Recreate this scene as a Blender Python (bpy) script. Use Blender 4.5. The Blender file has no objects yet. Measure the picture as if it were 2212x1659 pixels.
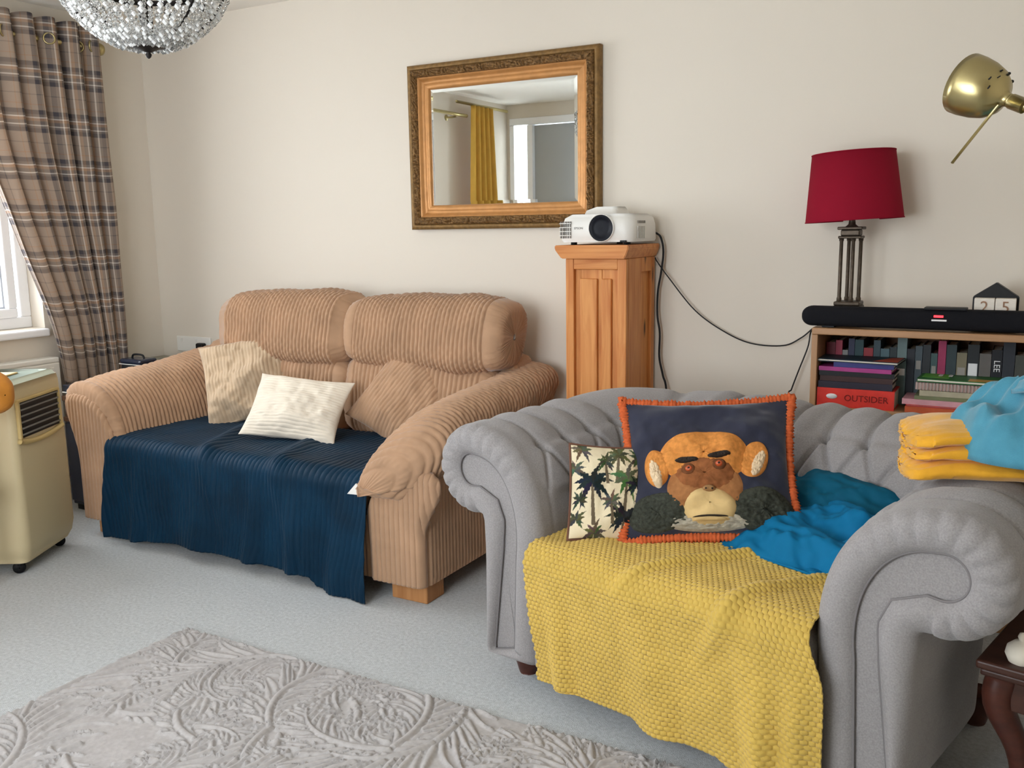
import bpy, bmesh, math, random
import numpy as np
from mathutils import Vector, Matrix, Euler
random.seed(7); np.random.seed(7)
sc = bpy.context.scene; COL = sc.collection
R = math.radians
pi = math.pi

# ------------------------------------------------------------------ camera
def add_camera():
    y, p, r = R(29.5), R(9.57), R(-0.86)
    f = Vector((-math.sin(y)*math.cos(p), math.cos(y)*math.cos(p), -math.sin(p)))
    rt = Vector((math.cos(y), math.sin(y), 0)); up = rt.cross(f)
    rt2 = rt*math.cos(r) + up*math.sin(r); up2 = up*math.cos(r) - rt*math.sin(r)
    cd = bpy.data.cameras.new('camera'); cd.sensor_width = 36; cd.lens = 2000/2212*36
    cd.clip_start = 0.02
    co = bpy.data.objects.new('camera', cd); COL.objects.link(co)
    m = Matrix((rt2, up2, -f)).transposed().to_4x4(); m.translation = (4.222, -3.518, 1.324)
    co.matrix_world = m; sc.camera = co
add_camera()

# ------------------------------------------------------------------ world, daylight, exposure
w = bpy.data.worlds.new('daylight'); sc.world = w; w.use_nodes = True
bg = w.node_tree.nodes['Background']
bg.inputs[0].default_value = (0.88, 0.94, 1.0, 1); bg.inputs[1].default_value = 9.0
sc.view_settings.view_transform = 'Standard'; sc.view_settings.look = 'None'
sc.view_settings.gamma = 1.0; sc.view_settings.use_curve_mapping = False
sc.view_settings.exposure = 0.54
sc.cycles.use_denoising = True
sc.cycles.max_bounces = 10; sc.cycles.diffuse_bounces = 6; sc.cycles.transparent_max_bounces = 12
sc.cycles.sample_clamp_indirect = 8
def portal(name, loc, rot, sx, sy):
    l = bpy.data.lights.new(name, 'AREA'); l.shape = 'RECTANGLE'; l.size = sx; l.size_y = sy
    l.cycles.is_portal = True
    o = bpy.data.objects.new(name, l); COL.objects.link(o); o.location = loc; o.rotation_euler = rot
WY0, WY1, WZ0, WZ1 = -2.62, -0.70, 0.875, 2.16      # window opening in the left wall
FX0, FX1, FZ0, FZ1 = 1.7, 3.5, 0.55, 2.12          # front wall opening for an added, unseen fill-light window
YF = -3.95; XR = 5.2; ZC = 2.4
portal('window_portal', (-0.26, (WY0+WY1)/2, (WZ0+WZ1)/2), (0, R(-90), 0), WZ1-WZ0, WY1-WY0)
portal('fill_window_portal', ((FX0+FX1)/2, YF-0.16, (FZ0+FZ1)/2), (R(90), 0, 0), FX1-FX0, FZ1-FZ0)  # portal of the added fill-light window behind the camera

# ------------------------------------------------------------------ helpers
def lin(c):
    return tuple(((v/255)/12.92 if v/255 <= .04045 else ((v/255+.055)/1.055)**2.4) for v in c)
def vnoise(x, y, seed=0):
    x = np.asarray(x, float); y = np.asarray(y, float)
    xi = np.floor(x).astype(np.int64); yi = np.floor(y).astype(np.int64); fx = x-xi; fy = y-yi
    fx = fx*fx*(3-2*fx); fy = fy*fy*(3-2*fy)
    def h(a, b):
        n = (a*374761393 + b*668265263 + seed*974711) & 0x7fffffff
        n = ((n ^ (n >> 13))*1274126177) & 0x7fffffff
        return ((n ^ (n >> 16)) & 0xffff)/65535.0
    return (h(xi, yi)*(1-fx)+h(xi+1, yi)*fx)*(1-fy)+(h(xi, yi+1)*(1-fx)+h(xi+1, yi+1)*fx)*fy - .5
def fbm(x, y, seed=0, o=3):
    s = 0; a = 1
    for k in range(o):
        s = s + a*vnoise(x*2**k, y*2**k, seed+k); a *= .5
    return s
def sst(a, b, x):
    t = np.clip((np.asarray(x, float)-a)/(b-a), 0, 1); return t*t*(3-2*t)

# ------------------------------------------------------------------ materials
def nodes(name):
    m = bpy.data.materials.new(name); m.use_nodes = True; nt = m.node_tree
    return m, nt, nt.nodes, nt.links, nt.nodes['Principled BSDF']
def M(name, col, rough=.8, var=0.0, vscale=15, bump=0.0, bscale=300, metal=0, spec=.3, sheen=0, trans=0, coat=0, transl=0, col2=None, dist=.002, stretch=None, emit=None):
    m, nt, N, L, b = nodes(name)
    c = lin(col); b.inputs['Roughness'].default_value = rough; b.inputs['Metallic'].default_value = metal
    b.inputs['Specular IOR Level'].default_value = spec; b.inputs['Sheen Weight'].default_value = sheen
    b.inputs['Sheen Roughness'].default_value = .4
    b.inputs['Transmission Weight'].default_value = trans; b.inputs['Coat Weight'].default_value = coat
    b.inputs['Base Color'].default_value = (*c, 1)
    tc = N.new('ShaderNodeTexCoord'); src = tc.outputs['Object']
    if stretch:
        mp = N.new('ShaderNodeMapping'); mp.inputs['Scale'].default_value = stretch; L.new(src, mp.inputs[0]); src = mp.outputs[0]
    if var or col2:
        n = N.new('ShaderNodeTexNoise'); n.inputs['Scale'].default_value = vscale; n.inputs['Detail'].default_value = 4
        L.new(src, n.inputs['Vector'])
        r = N.new('ShaderNodeValToRGB'); r.color_ramp.elements[0].position = .3; r.color_ramp.elements[1].position = .7
        if col2: c0, c1 = c, lin(col2)
        else: c0, c1 = tuple(v*(1-var) for v in c), tuple(min(1, v*(1+var)) for v in c)
        r.color_ramp.elements[0].color = (*c0, 1); r.color_ramp.elements[1].color = (*c1, 1)
        L.new(n.outputs[0], r.inputs[0]); L.new(r.outputs[0], b.inputs['Base Color'])
    if bump:
        n2 = N.new('ShaderNodeTexNoise'); n2.inputs['Scale'].default_value = bscale; n2.inputs['Detail'].default_value = 3
        L.new(src, n2.inputs['Vector']); bp = N.new('ShaderNodeBump'); bp.inputs['Strength'].default_value = bump
        bp.inputs['Distance'].default_value = dist; L.new(n2.outputs[0], bp.inputs['Height']); L.new(bp.outputs[0], b.inputs['Normal'])
    if emit:
        b.inputs['Emission Color'].default_value = (*lin(emit[0]), 1); b.inputs['Emission Strength'].default_value = emit[1]
    if transl:
        t = N.new('ShaderNodeBsdfTranslucent'); mx = N.new('ShaderNodeMixShader'); mx.inputs[0].default_value = transl
        src2 = b.inputs['Base Color'].links[0].from_socket if b.inputs['Base Color'].links else None
        if src2: L.new(src2, t.inputs[0])
        else: t.inputs[0].default_value = (*c, 1)
        L.new(b.outputs[0], mx.inputs[1]); L.new(t.outputs[0], mx.inputs[2]); L.new(mx.outputs[0], N['Material Output'].inputs[0])
    return m
def wood(name, c0, c1, rough=.45, scale=1.0, axis='Z', knots=True):
    m, nt, N, L, b = nodes(name); b.inputs['Roughness'].default_value = rough; b.inputs['Specular IOR Level'].default_value = .35
    tc = N.new('ShaderNodeTexCoord'); mp = N.new('ShaderNodeMapping')
    s = {'X': (1.2, 14, 14), 'Y': (14, 1.2, 14), 'Z': (14, 14, 1.2)}[axis]
    mp.inputs['Scale'].default_value = tuple(v*scale for v in s); L.new(tc.outputs['Object'], mp.inputs[0])
    n = N.new('ShaderNodeTexNoise'); n.inputs['Scale'].default_value = 2.2; n.inputs['Detail'].default_value = 6; n.inputs['Distortion'].default_value = 1.2
    L.new(mp.outputs[0], n.inputs['Vector'])
    r = N.new('ShaderNodeValToRGB'); e = r.color_ramp.elements; e[0].position = .32; e[1].position = .68
    e[0].color = (*lin(c0), 1); e[1].color = (*lin(c1), 1); L.new(n.outputs[0], r.inputs[0]); out = r.outputs[0]
    if knots:
        v = N.new('ShaderNodeTexVoronoi'); v.inputs['Scale'].default_value = 1.0; mp2 = N.new('ShaderNodeMapping')
        mp2.inputs['Scale'].default_value = {'X': (3, 9, 9), 'Y': (9, 3, 9), 'Z': (9, 9, 3)}[axis]
        L.new(tc.outputs['Object'], mp2.inputs[0]); L.new(mp2.outputs[0], v.inputs['Vector'])
        kr = N.new('ShaderNodeValToRGB'); kr.color_ramp.elements[0].position = .05; kr.color_ramp.elements[1].position = .13
        kr.color_ramp.elements[0].color = (1, 1, 1, 1); kr.color_ramp.elements[1].color = (0, 0, 0, 1)
        L.new(v.outputs['Distance'], kr.inputs[0])
        mx = N.new('ShaderNodeMix'); mx.data_type = 'RGBA'; L.new(kr.outputs[0], mx.inputs[0]); L.new(out, mx.inputs[6])
        mx.inputs[7].default_value = (*lin(tuple(v*.5 for v in c0)), 1); out = mx.outputs[2]
    L.new(out, b.inputs['Base Color'])
    bp = N.new('ShaderNodeBump'); bp.inputs['Strength'].default_value = .15; bp.inputs['Distance'].default_value = .001
    L.new(n.outputs[0], bp.inputs['Height']); L.new(bp.outputs[0], b.inputs['Normal'])
    return m
def plaid():
    m, nt, N, L, b = nodes('plaid_wool'); b.inputs['Roughness'].default_value = .9; b.inputs['Specular IOR Level'].default_value = .1
    tc = N.new('ShaderNodeTexCoord'); sp = N.new('ShaderNodeSeparateXYZ'); L.new(tc.outputs['UV'], sp.inputs[0])
    tan, dk, cr, org, mid = (180, 162, 146), (88, 84, 88), (240, 232, 222), (184, 150, 122), (138, 127, 120)
    st = [(0, tan), (.14, mid), (.16, tan), (.36, dk), (.45, mid), (.50, cr), (.525, mid), (.60, org), (.66, cr), (.685, mid), (.74, dk), (.83, tan), (.93, org), (.95, tan)]
    outs = []
    for k, per in ((0, .20), (1, .215)):
        d = N.new('ShaderNodeMath'); d.operation = 'DIVIDE'; d.inputs[1].default_value = per; L.new(sp.outputs[k], d.inputs[0])
        fr = N.new('ShaderNodeMath'); fr.operation = 'FRACT'; L.new(d.outputs[0], fr.inputs[0])
        r = N.new('ShaderNodeValToRGB'); r.color_ramp.interpolation = 'CONSTANT'; e = r.color_ramp.elements
        while len(e) > 1: e.remove(e[-1])
        e[0].position = 0; e[0].color = (*lin(tan), 1)
        for p_, c_ in st[1:]:
            q = e.new(p_); q.color = (*lin(c_), 1)
        L.new(fr.outputs[0], r.inputs[0]); outs.append(r.outputs[0])
    mx = N.new('ShaderNodeMix'); mx.data_type = 'RGBA'; mx.inputs[0].default_value = .5
    L.new(outs[0], mx.inputs[6]); L.new(outs[1], mx.inputs[7])
    L.new(mx.outputs[2], b.inputs['Base Color'])
    t = N.new('ShaderNodeBsdfTranslucent'); L.new(mx.outputs[2], t.inputs[0])
    ms = N.new('ShaderNodeMixShader'); ms.inputs[0].default_value = .32
    L.new(b.outputs[0], ms.inputs[1]); L.new(t.outputs[0], ms.inputs[2]); L.new(ms.outputs[0], N['Material Output'].inputs[0])
    return m
def pane_mat():
    m, nt, N, L, b = nodes('window_glass'); N.remove(b)
    t = N.new('ShaderNodeBsdfTransparent'); g = N.new('ShaderNodeBsdfGlossy'); g.inputs['Roughness'].default_value = .02
    mx = N.new('ShaderNodeMixShader'); mx.inputs[0].default_value = .06
    L.new(t.outputs[0], mx.inputs[1]); L.new(g.outputs[0], mx.inputs[2]); L.new(mx.outputs[0], N['Material Output'].inputs[0])
    return m
def vcol_mat(name, rough=.9, bump=.4, bscale=400):
    m = M(name, (200, 200, 200), rough, bump=bump, bscale=bscale, spec=.1)
    a = m.node_tree.nodes.new('ShaderNodeVertexColor'); a.layer_name = 'print'
    m.node_tree.links.new(a.outputs[0], m.node_tree.nodes['Principled BSDF'].inputs['Base Color']); return m

WALL = M('wall_paint', (219, 211, 198), .9, bump=.05, bscale=120, spec=.15)
CEIL = M('ceiling_paint', (236, 232, 224), .95, spec=.1)
CARPET = M('carpet_pile', (190, 193, 193), 1, col2=(217, 220, 221), vscale=90, bump=.9, bscale=420, spec=.05, dist=.006, sheen=.2)
RUGM = M('rug_pile', (168, 163, 161), 1, col2=(182, 178, 176), vscale=60, bump=.5, bscale=700, spec=.05, dist=.002, sheen=.2)
UPVC = M('white_upvc', (240, 241, 243), .35, spec=.4)
GASKET = M('grey_gasket', (150, 152, 156), .6)
PANE = pane_mat()
PLAID = plaid()
CORD = M('tan_corduroy', (176, 141, 112), .95, var=.10, vscale=9, bump=.25, bscale=500, spec=.08, sheen=.35)
CORD2 = M('sand_corduroy', (194, 170, 142), .95, var=.08, vscale=12, bump=.25, bscale=500, spec=.08, sheen=.3)
CREAMC = M('cream_corduroy', (226, 215, 198), .95, var=.05, vscale=12, bump=.2, bscale=500, spec=.08, sheen=.2)
TEALC = M('teal_velvet_corduroy', (3, 40, 62), .6, var=.25, vscale=6, bump=.2, bscale=400, spec=.14, sheen=.04)
OAK = wood('light_oak', (166, 112, 66), (190, 136, 86), knots=False)
PINE = wood('pine', (186, 112, 54), (214, 148, 84))
PINEX = wood('pine_lengthwise', (186, 112, 54), (214, 148, 84), axis='X')
GREYF = M('grey_wool_weave', (138, 134, 134), .95, col2=(158, 154, 153), vscale=260, bump=.35, bscale=700, spec=.08, sheen=.25)
GREYP = M('grey_piping', (124, 120, 120), .95, spec=.05)
MAHOG = M('mahogany', (74, 38, 28), .35, var=.2, vscale=8, spec=.4, stretch=(1, 8, 8))
DKWOOD = M('dark_stained_wood', (66, 38, 28), .4, var=.25, vscale=6, spec=.4, stretch=(1, 8, 8))
YELW = M('mustard_waffle_fleece', (198, 167, 84), .95, var=.06, vscale=10, bump=.3, bscale=600, spec=.05, sheen=.3)
AMBR = M('amber_fleece', (226, 165, 52), .95, var=.08, vscale=20, bump=.4, bscale=500, spec=.05, sheen=.4)
SKYF = M('sky_blue_fleece', (80, 144, 166), .95, var=.08, vscale=30, bump=.5, bscale=500, spec=.05, sheen=.4)
BLUC = M('blue_cotton', (10, 106, 150), .75, var=.06, vscale=10, bump=.1, bscale=500, spec=.15)
TEAD = M('deep_teal_cotton', (8, 84, 110), .75, var=.06, vscale=10, bump=.1, bscale=500, spec=.15)
NAVYV = M('navy_velvet', (50, 52, 66), .8, var=.15, vscale=8, bump=.2, bscale=400, spec=.1, sheen=.4)
ORNG = M('orange_fringe_yarn', (196, 96, 56), .95, var=.2, vscale=90, spec=.05)
GOLDD = M('antique_gilt', (128, 98, 56), .5, var=.25, vscale=60, metal=.35, bump=.3, bscale=150, spec=.4)
GOLDC = M('carved_gilt', (150, 114, 68), .5, col2=(84, 60, 36), vscale=120, metal=.35, bump=.6, bscale=200, dist=.004)
GOLDL = M('bright_gilt', (188, 134, 78), .4, var=.1, vscale=30, metal=.35, spec=.5)
MIRR = M('mirror_silver', (228, 232, 230), .01, metal=1)
WPLAS = M('white_plastic', (228, 226, 220), .4, spec=.4)
BLACK = M('black_plastic', (20, 20, 22), .5, spec=.3)
BLKF = M('black_speaker_cloth', (22, 22, 26), .85, bump=.4, bscale=900, spec=.15)
LENS = M('lens_glass', (14, 17, 26), .45, spec=.2)
GRILL = M('grey_vent', (120, 116, 110), .7)
RUBR = M('black_rubber', (16, 16, 18), .6)
REDF = M('crimson_lampshade_cloth', (152, 26, 48), .85, bump=.15, bscale=600, spec=.1, transl=.25)
BRONZ = M('dark_bronze', (78, 68, 58), .45, var=.2, vscale=60, metal=.7)
BRASS = M('antique_brass', (176, 162, 116), .3, metal=1, var=.06, vscale=30)
BEECH = wood('beech_veneer', (158, 118, 82), (176, 134, 96), axis='X', knots=False)
SHELFD = M('shelf_back_board', (96, 66, 46), .7)
ACM = M('aged_cream_plastic', (200, 184, 146), .5, spec=.35)
ACT = M('pale_mint_plastic', (214, 224, 206), .3, spec=.45)
ACY = M('yellowed_plastic', (196, 172, 116), .5, spec=.3)
CONS = M('blue_black_gloss', (40, 46, 62), .22, spec=.5)
CONSB = M('walnut_strip', (96, 68, 50), .4)
GREYTOP = M('grey_green_laminate', (140, 138, 124), .5)
RADM = M('radiator_enamel', (224, 222, 214), .4)
IRON = M('dark_iron', (40, 36, 34), .5, metal=.6)
CRYS = M('crystal_glass', (252, 252, 250), .03, spec=.8, trans=.92)
CRYW = M('sparkle_white_crystal', (248, 248, 246), .15, spec=.9, trans=.25)  # whiter, less clear beads: crystal sparkle put into the colour
YCUR = M('yellow_curtain_cloth', (226, 186, 92), .85, var=.05, spec=.1, transl=.35)
GDOOR = M('grey_painted_door', (172, 176, 178), .5)
PAPER = M('book_paper', (226, 218, 202), .9)
AMBL = M('amber_leather', (196, 128, 48), .5, var=.1, vscale=20, bump=.2, bscale=200, spec=.35)
LED = M('red_led', (255, 40, 40), .5, emit=((255, 40, 50), 3.0))
GREYTXT = M('grey_print', (150, 146, 140), .8)
WHTTXT = M('white_print', (225, 225, 225), .8)
DKTXT = M('dark_red_print', (120, 30, 24), .8)
INK = M('faded_ink', (150, 116, 92), .8)
CALW = M('white_limed_wood', (222, 214, 202), .8, var=.06, vscale=60, stretch=(1, 1, 10))

# ------------------------------------------------------------------ object helpers
def link(name, me, mat, parent=None):
    o = bpy.data.objects.new(name, me); COL.objects.link(o)
    if mat is not None:
        for k in (mat if isinstance(mat, (list, tuple)) else [mat]): me.materials.append(k)
    if parent is not None: o.parent = parent
    return o
def mk(name, V, F, mat, parent=None, smooth=True, uv=None, vc=None):
    me = bpy.data.meshes.new(name); me.from_pydata([tuple(v) for v in np.asarray(V, float)], [], [tuple(f) for f in F])
    if smooth: me.polygons.foreach_set('use_smooth', [True]*len(me.polygons))
    li = None
    if uv is not None or vc is not None:
        li = np.empty(len(me.loops), np.int32); me.loops.foreach_get('vertex_index', li)
    if uv is not None:
        ul = me.uv_layers.new(name='UVMap'); ul.data.foreach_set('uv', np.asarray(uv, float)[li].astype(np.float32).ravel())
    if vc is not None:
        ca = me.color_attributes.new('print', 'FLOAT_COLOR', 'POINT')
        ca.data.foreach_set('color', np.c_[np.asarray(vc, float), np.ones(len(vc))].astype(np.float32).ravel())
    me.update()
    return link(name, me, mat, parent)
def gfaces(nu, nv, cu=False, cv=False, flip=False, off=0):
    i = np.arange(nu if cu else nu-1); j = np.arange(nv if cv else nv-1)
    I, J = np.meshgrid(i, j, indexing='ij'); I2 = (I+1) % nu; J2 = (J+1) % nv
    q = np.stack([I*nv+J, I2*nv+J, I2*nv+J2, I*nv+J2], -1).reshape(-1, 4)+off
    return (q[:, ::-1] if flip else q).tolist()
def gnorm(P, cu=False, cv=False):
    def d(A, ax, c):
        if c: return np.roll(A, -1, ax)-np.roll(A, 1, ax)
        return np.gradient(A, axis=ax)
    n = np.cross(d(P, 0, cu), d(P, 1, cv)); l = np.linalg.norm(n, axis=-1, keepdims=True); return n/np.maximum(l, 1e-9)
def grid(name, P, mat, parent=None, cu=False, cv=False, uv=None, solid=0, flip=False, vc=None, caps=False):
    nu, nv = P.shape[:2]; F = gfaces(nu, nv, cu, cv, flip); V = P.reshape(-1, 3)
    if caps:
        F = F + [list(range(nv))[::(1 if flip else -1)], [(nu-1)*nv+k for k in range(nv)][::(-1 if flip else 1)]]
    o = mk(name, V, F, mat, parent, True, None if uv is None else uv.reshape(-1, 2), None if vc is None else vc.reshape(-1, 3))
    if solid:
        md = o.modifiers.new('thickness', 'SOLIDIFY'); md.thickness = solid; md.offset = -1
    return o
def bx(name, x0, x1, y0, y1, z0, z1, mat, parent=None, bev=.003, seg=2):
    bm = bmesh.new(); bmesh.ops.create_cube(bm, size=1)
    for v in bm.verts:
        v.co = Vector(((x0+x1)/2+v.co.x*(x1-x0), (y0+y1)/2+v.co.y*(y1-y0), (z0+z1)/2+v.co.z*(z1-z0)))
    if bev:
        b = min(bev, .45*min(abs(x1-x0), abs(y1-y0), abs(z1-z0)))
        bmesh.ops.bevel(bm, geom=bm.edges[:], offset=b, segments=seg, affect='EDGES', profile=.5)
    me = bpy.data.meshes.new(name); bm.to_mesh(me); bm.free(); return link(name, me, mat, parent)
def prism(name, poly, axis, a, b, mat, parent=None, bev=0):
    # polygon in the two other axes, extruded along axis from a to b
    def pt(p, t): return {'x': (t, p[0], p[1]), 'y': (p[0], t, p[1]), 'z': (p[0], p[1], t)}[axis]
    n = len(poly); V = [pt(p, a) for p in poly]+[pt(p, b) for p in poly]
    F = [list(range(n))[::-1], list(range(n, 2*n))]+[[k, (k+1) % n, n+(k+1) % n, n+k] for k in range(n)]
    me = bpy.data.meshes.new(name); me.from_pydata(V, [], F); bm = bmesh.new(); bm.from_mesh(me)
    bmesh.ops.recalc_face_normals(bm, faces=bm.faces)
    if bev: bmesh.ops.bevel(bm, geom=bm.edges[:], offset=bev, segments=2, affect='EDGES')
    bm.to_mesh(me); bm.free(); return link(name, me, mat, parent)
def tube(name, pts, r, mat, parent=None, seg=8, closed=False):
    P = np.asarray(pts, float); n = len(P); rr = np.full(n, r) if np.isscalar(r) else np.asarray(r, float)
    T = np.roll(P, -1, 0)-np.roll(P, 1, 0) if closed else np.gradient(P, axis=0)
    T /= np.maximum(np.linalg.norm(T, axis=1, keepdims=True), 1e-9)
    a = np.array([0, 0, 1.]) if abs(T[0][2]) < .9 else np.array([1., 0, 0]); rings = []
    u = np.cross(T[0], a); u /= np.linalg.norm(u); th = np.arange(seg)*2*pi/seg
    for k in range(n):
        u = u-T[k]*(u@T[k]); u /= np.linalg.norm(u); v = np.cross(T[k], u)
        rings.append(P[k]+rr[k]*(np.cos(th)[:, None]*u+np.sin(th)[:, None]*v))
    return grid(name, np.array(rings), mat, parent, cu=closed, cv=True, caps=not closed, flip=True)
def spline(pts, n=40):
    P = np.asarray(pts, float); m = len(P); Q = np.vstack([2*P[0]-P[1], P, 2*P[-1]-P[-2]]); out = []
    for k in range(m-1):
        p0, p1, p2, p3 = Q[k:k+4]
        for t in np.linspace(0, 1, max(2, n//(m-1)), endpoint=False):
            out.append(.5*((2*p1)+(-p0+p2)*t+(2*p0-5*p1+4*p2-p3)*t*t+(-p0+3*p1-3*p2+p3)*t**3))
    out.append(P[-1]); return np.array(out)
def lathe(name, prof, mat, parent=None, seg=32, loc=(0, 0, 0), mtx=None, sharp=False):
    th = np.arange(seg)*2*pi/seg
    P = np.array([[(r*math.cos(t), r*math.sin(t), z) for t in th] for r, z in prof])
    if mtx is not None: P = xf(P, mtx)
    P = P+np.array(loc); o = grid(name, P, mat, parent, cv=True, flip=True, caps=True)
    if sharp: o.data.polygons.foreach_set('use_smooth', [False]*len(o.data.polygons))
    return o
def xf(P, m):
    A = np.array(m); return P@A[:3, :3].T+A[:3, 3]
def TR(loc=(0, 0, 0), rot=(0, 0, 0)): return Matrix.Translation(loc)@Euler(tuple(R(a) for a in rot)).to_matrix().to_4x4()
def tag(o, label=None, cat=None, group=None, kind=None):
    if label: o['label'] = label
    if cat: o['category'] = cat
    if group: o['group'] = group
    if kind: o['kind'] = kind
    return o
def thing(name, label, cat, loc=(0, 0, 0), rot=(0, 0, 0), group=None, mtx=None):
    o = bpy.data.objects.new(name, None); COL.objects.link(o); o.empty_display_size = .05
    if mtx is not None: o.matrix_world = mtx
    else: o.location = loc; o.rotation_euler = tuple(R(a) for a in rot)
    return tag(o, label, cat, group)
def struct(o): o['kind'] = 'structure'; return o
def text(name, s, size, mat, parent, mtx, ext=.0006, align='CENTER'):
    cu = bpy.data.curves.new(name, 'FONT'); cu.body = s; cu.size = size; cu.extrude = ext; cu.align_x = align; cu.align_y = 'CENTER'; cu.resolution_u = 3
    t = bpy.data.objects.new('t', cu); COL.objects.link(t); dg = bpy.context.evaluated_depsgraph_get(); dg.update()
    me = bpy.data.meshes.new_from_object(t.evaluated_get(dg)); bpy.data.objects.remove(t); me.name = name
    me.materials.clear(); me.transform(mtx); return link(name, me, mat, parent)
def ribs(ph, a, sharp=.75):
    return a*(np.abs(np.sin(pi*ph))**sharp - .5)
def cordrib(ph, arc, a, seed=0):
    # jumbo cord: staggered, broken wales
    k = np.floor(ph); seg = np.abs(np.sin(pi*(arc/.042+.5*(k % 2)+.6*vnoise(k*.37, arc*4, seed))))
    return ribs(ph, a, .55)*(.55+.75*seg**.7)
def softbox(name, L, A, B, mat, parent=None, mtx=None, ex=5, et=3.2, nx=60, nt=72, wale=0, wamp=.003, deform=None, seed=0, lump=.0):
    # rounded cushion: length L along x, A along y, B along z; wales run round it when wale > 0
    es = np.r_[.004, np.linspace(.12, .93, 8)]; xe = (1-es**ex)**(1/ex); core = np.linspace(-xe[-1], xe[-1], nx-18)
    xs = np.r_[-xe, core[1:-1], xe[::-1]]; nx = len(xs)
    s = np.maximum(1e-6, (1-np.abs(xs)**ex))**(1/ex); th = np.linspace(0, 2*pi, nt, endpoint=False)
    cy = np.sign(np.cos(th))*np.abs(np.cos(th))**(2/et); cz = np.sign(np.sin(th))*np.abs(np.sin(th))**(2/et)
    P = np.zeros((nx, nt, 3)); P[:, :, 0] = xs[:, None]*L/2; P[:, :, 1] = s[:, None]*cy*A/2; P[:, :, 2] = s[:, None]*cz*B/2
    d = np.zeros((nx, nt))
    if lump: d += lump*fbm(P[:, :, 0]*5+seed, P[:, :, 2]*5+P[:, :, 1]*4, seed)
    if wale:
        arc = th/(2*pi)*2*(A+B)
        d += cordrib(P[:, :, 0]/wale+.10*vnoise(P[:, :, 0]*3, arc[None, :]*22, seed), arc[None, :]+0*P[:, :, 0], wamp, seed)
        en = (np.abs(xs)[:, None] > xe[-3])*np.ones_like(d); d = d*(1-en)+en*ribs(arc[None, :]/wale, wamp)*np.minimum(1, s[:, None]*1.3)
    N = -gnorm(P, False, True); P = P+N*d[..., None]
    if deform: P = deform(P)
    if mtx is not None: P = xf(P, mtx)
    return grid(name, P, mat, parent, cv=True, caps=True, flip=True)

# ------------------------------------------------------------------ the room
struct(bx('floor', -.05, XR+.05, YF-.05, .05, -.06, 0, CARPET, bev=0))
struct(bx('ceiling', -.05, XR+.05, YF-.05, .05, ZC, ZC+.06, CEIL, bev=0))
struct(bx('wall_back', -.3, XR+.1, 0, .1, 0, ZC, WALL, bev=0))
struct(bx('wall_right', XR, XR+.1, YF, 0, 0, ZC, WALL, bev=0))
def holed(name, axis, c0, c1, a0, a1, holes, mat):
    # wall slab between c0 and c1 on axis, spanning a0..a1, with holes (h0, h1, z0, z1) sorted along the span; one mesh
    V = []; F = []
    def box(p0, p1, z0, z1):
        k = len(V)
        for z in (z0, z1):
            for c, p in ((c0, p0), (c1, p0), (c1, p1), (c0, p1)):
                V.append((c, p, z) if axis == 'x' else (p, c, z))
        F.extend([[k, k+1, k+2, k+3][::-1], [k+4, k+5, k+6, k+7]]+[[k+j, k+(j+1) % 4, k+4+(j+1) % 4, k+4+j] for j in range(4)])
    cur = a0
    for h0, h1, z0, z1 in holes:
        box(cur, h0, 0, ZC); box(h0, h1, z1, ZC)
        if z0 > 0: box(h0, h1, 0, z0)
        cur = h1
    box(cur, a1, 0, ZC)
    me = bpy.data.meshes.new(name); me.from_pydata(V, [], F); bm = bmesh.new(); bm.from_mesh(me)
    bmesh.ops.recalc_face_normals(bm, faces=bm.faces); bm.to_mesh(me); bm.free(); return struct(link(name, me, mat))
holed('wall_left', 'x', -.28, 0, YF-.1, .1, [(WY0, WY1, WZ0, WZ1)], WALL)
DX0, DX1 = .03, .95; DZ = 2.28
holed('wall_front', 'y', YF-.12, YF, -.28, XR+.1, [(DX0, DX1, 0, DZ), (FX0, FX1, FZ0, FZ1)], WALL)
SKIRT = M('white_gloss_paint', (236, 234, 228), .4)
struct(bx('baseboard_back', 0, XR, -.016, 0, 0, .11, SKIRT, bev=.004))
struct(bx('baseboard_left', 0, .016, YF, -.02, 0, .11, SKIRT, bev=.004))
struct(bx('baseboard_right', XR-.016, XR, YF, -.02, 0, .11, SKIRT, bev=.004))

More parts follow.
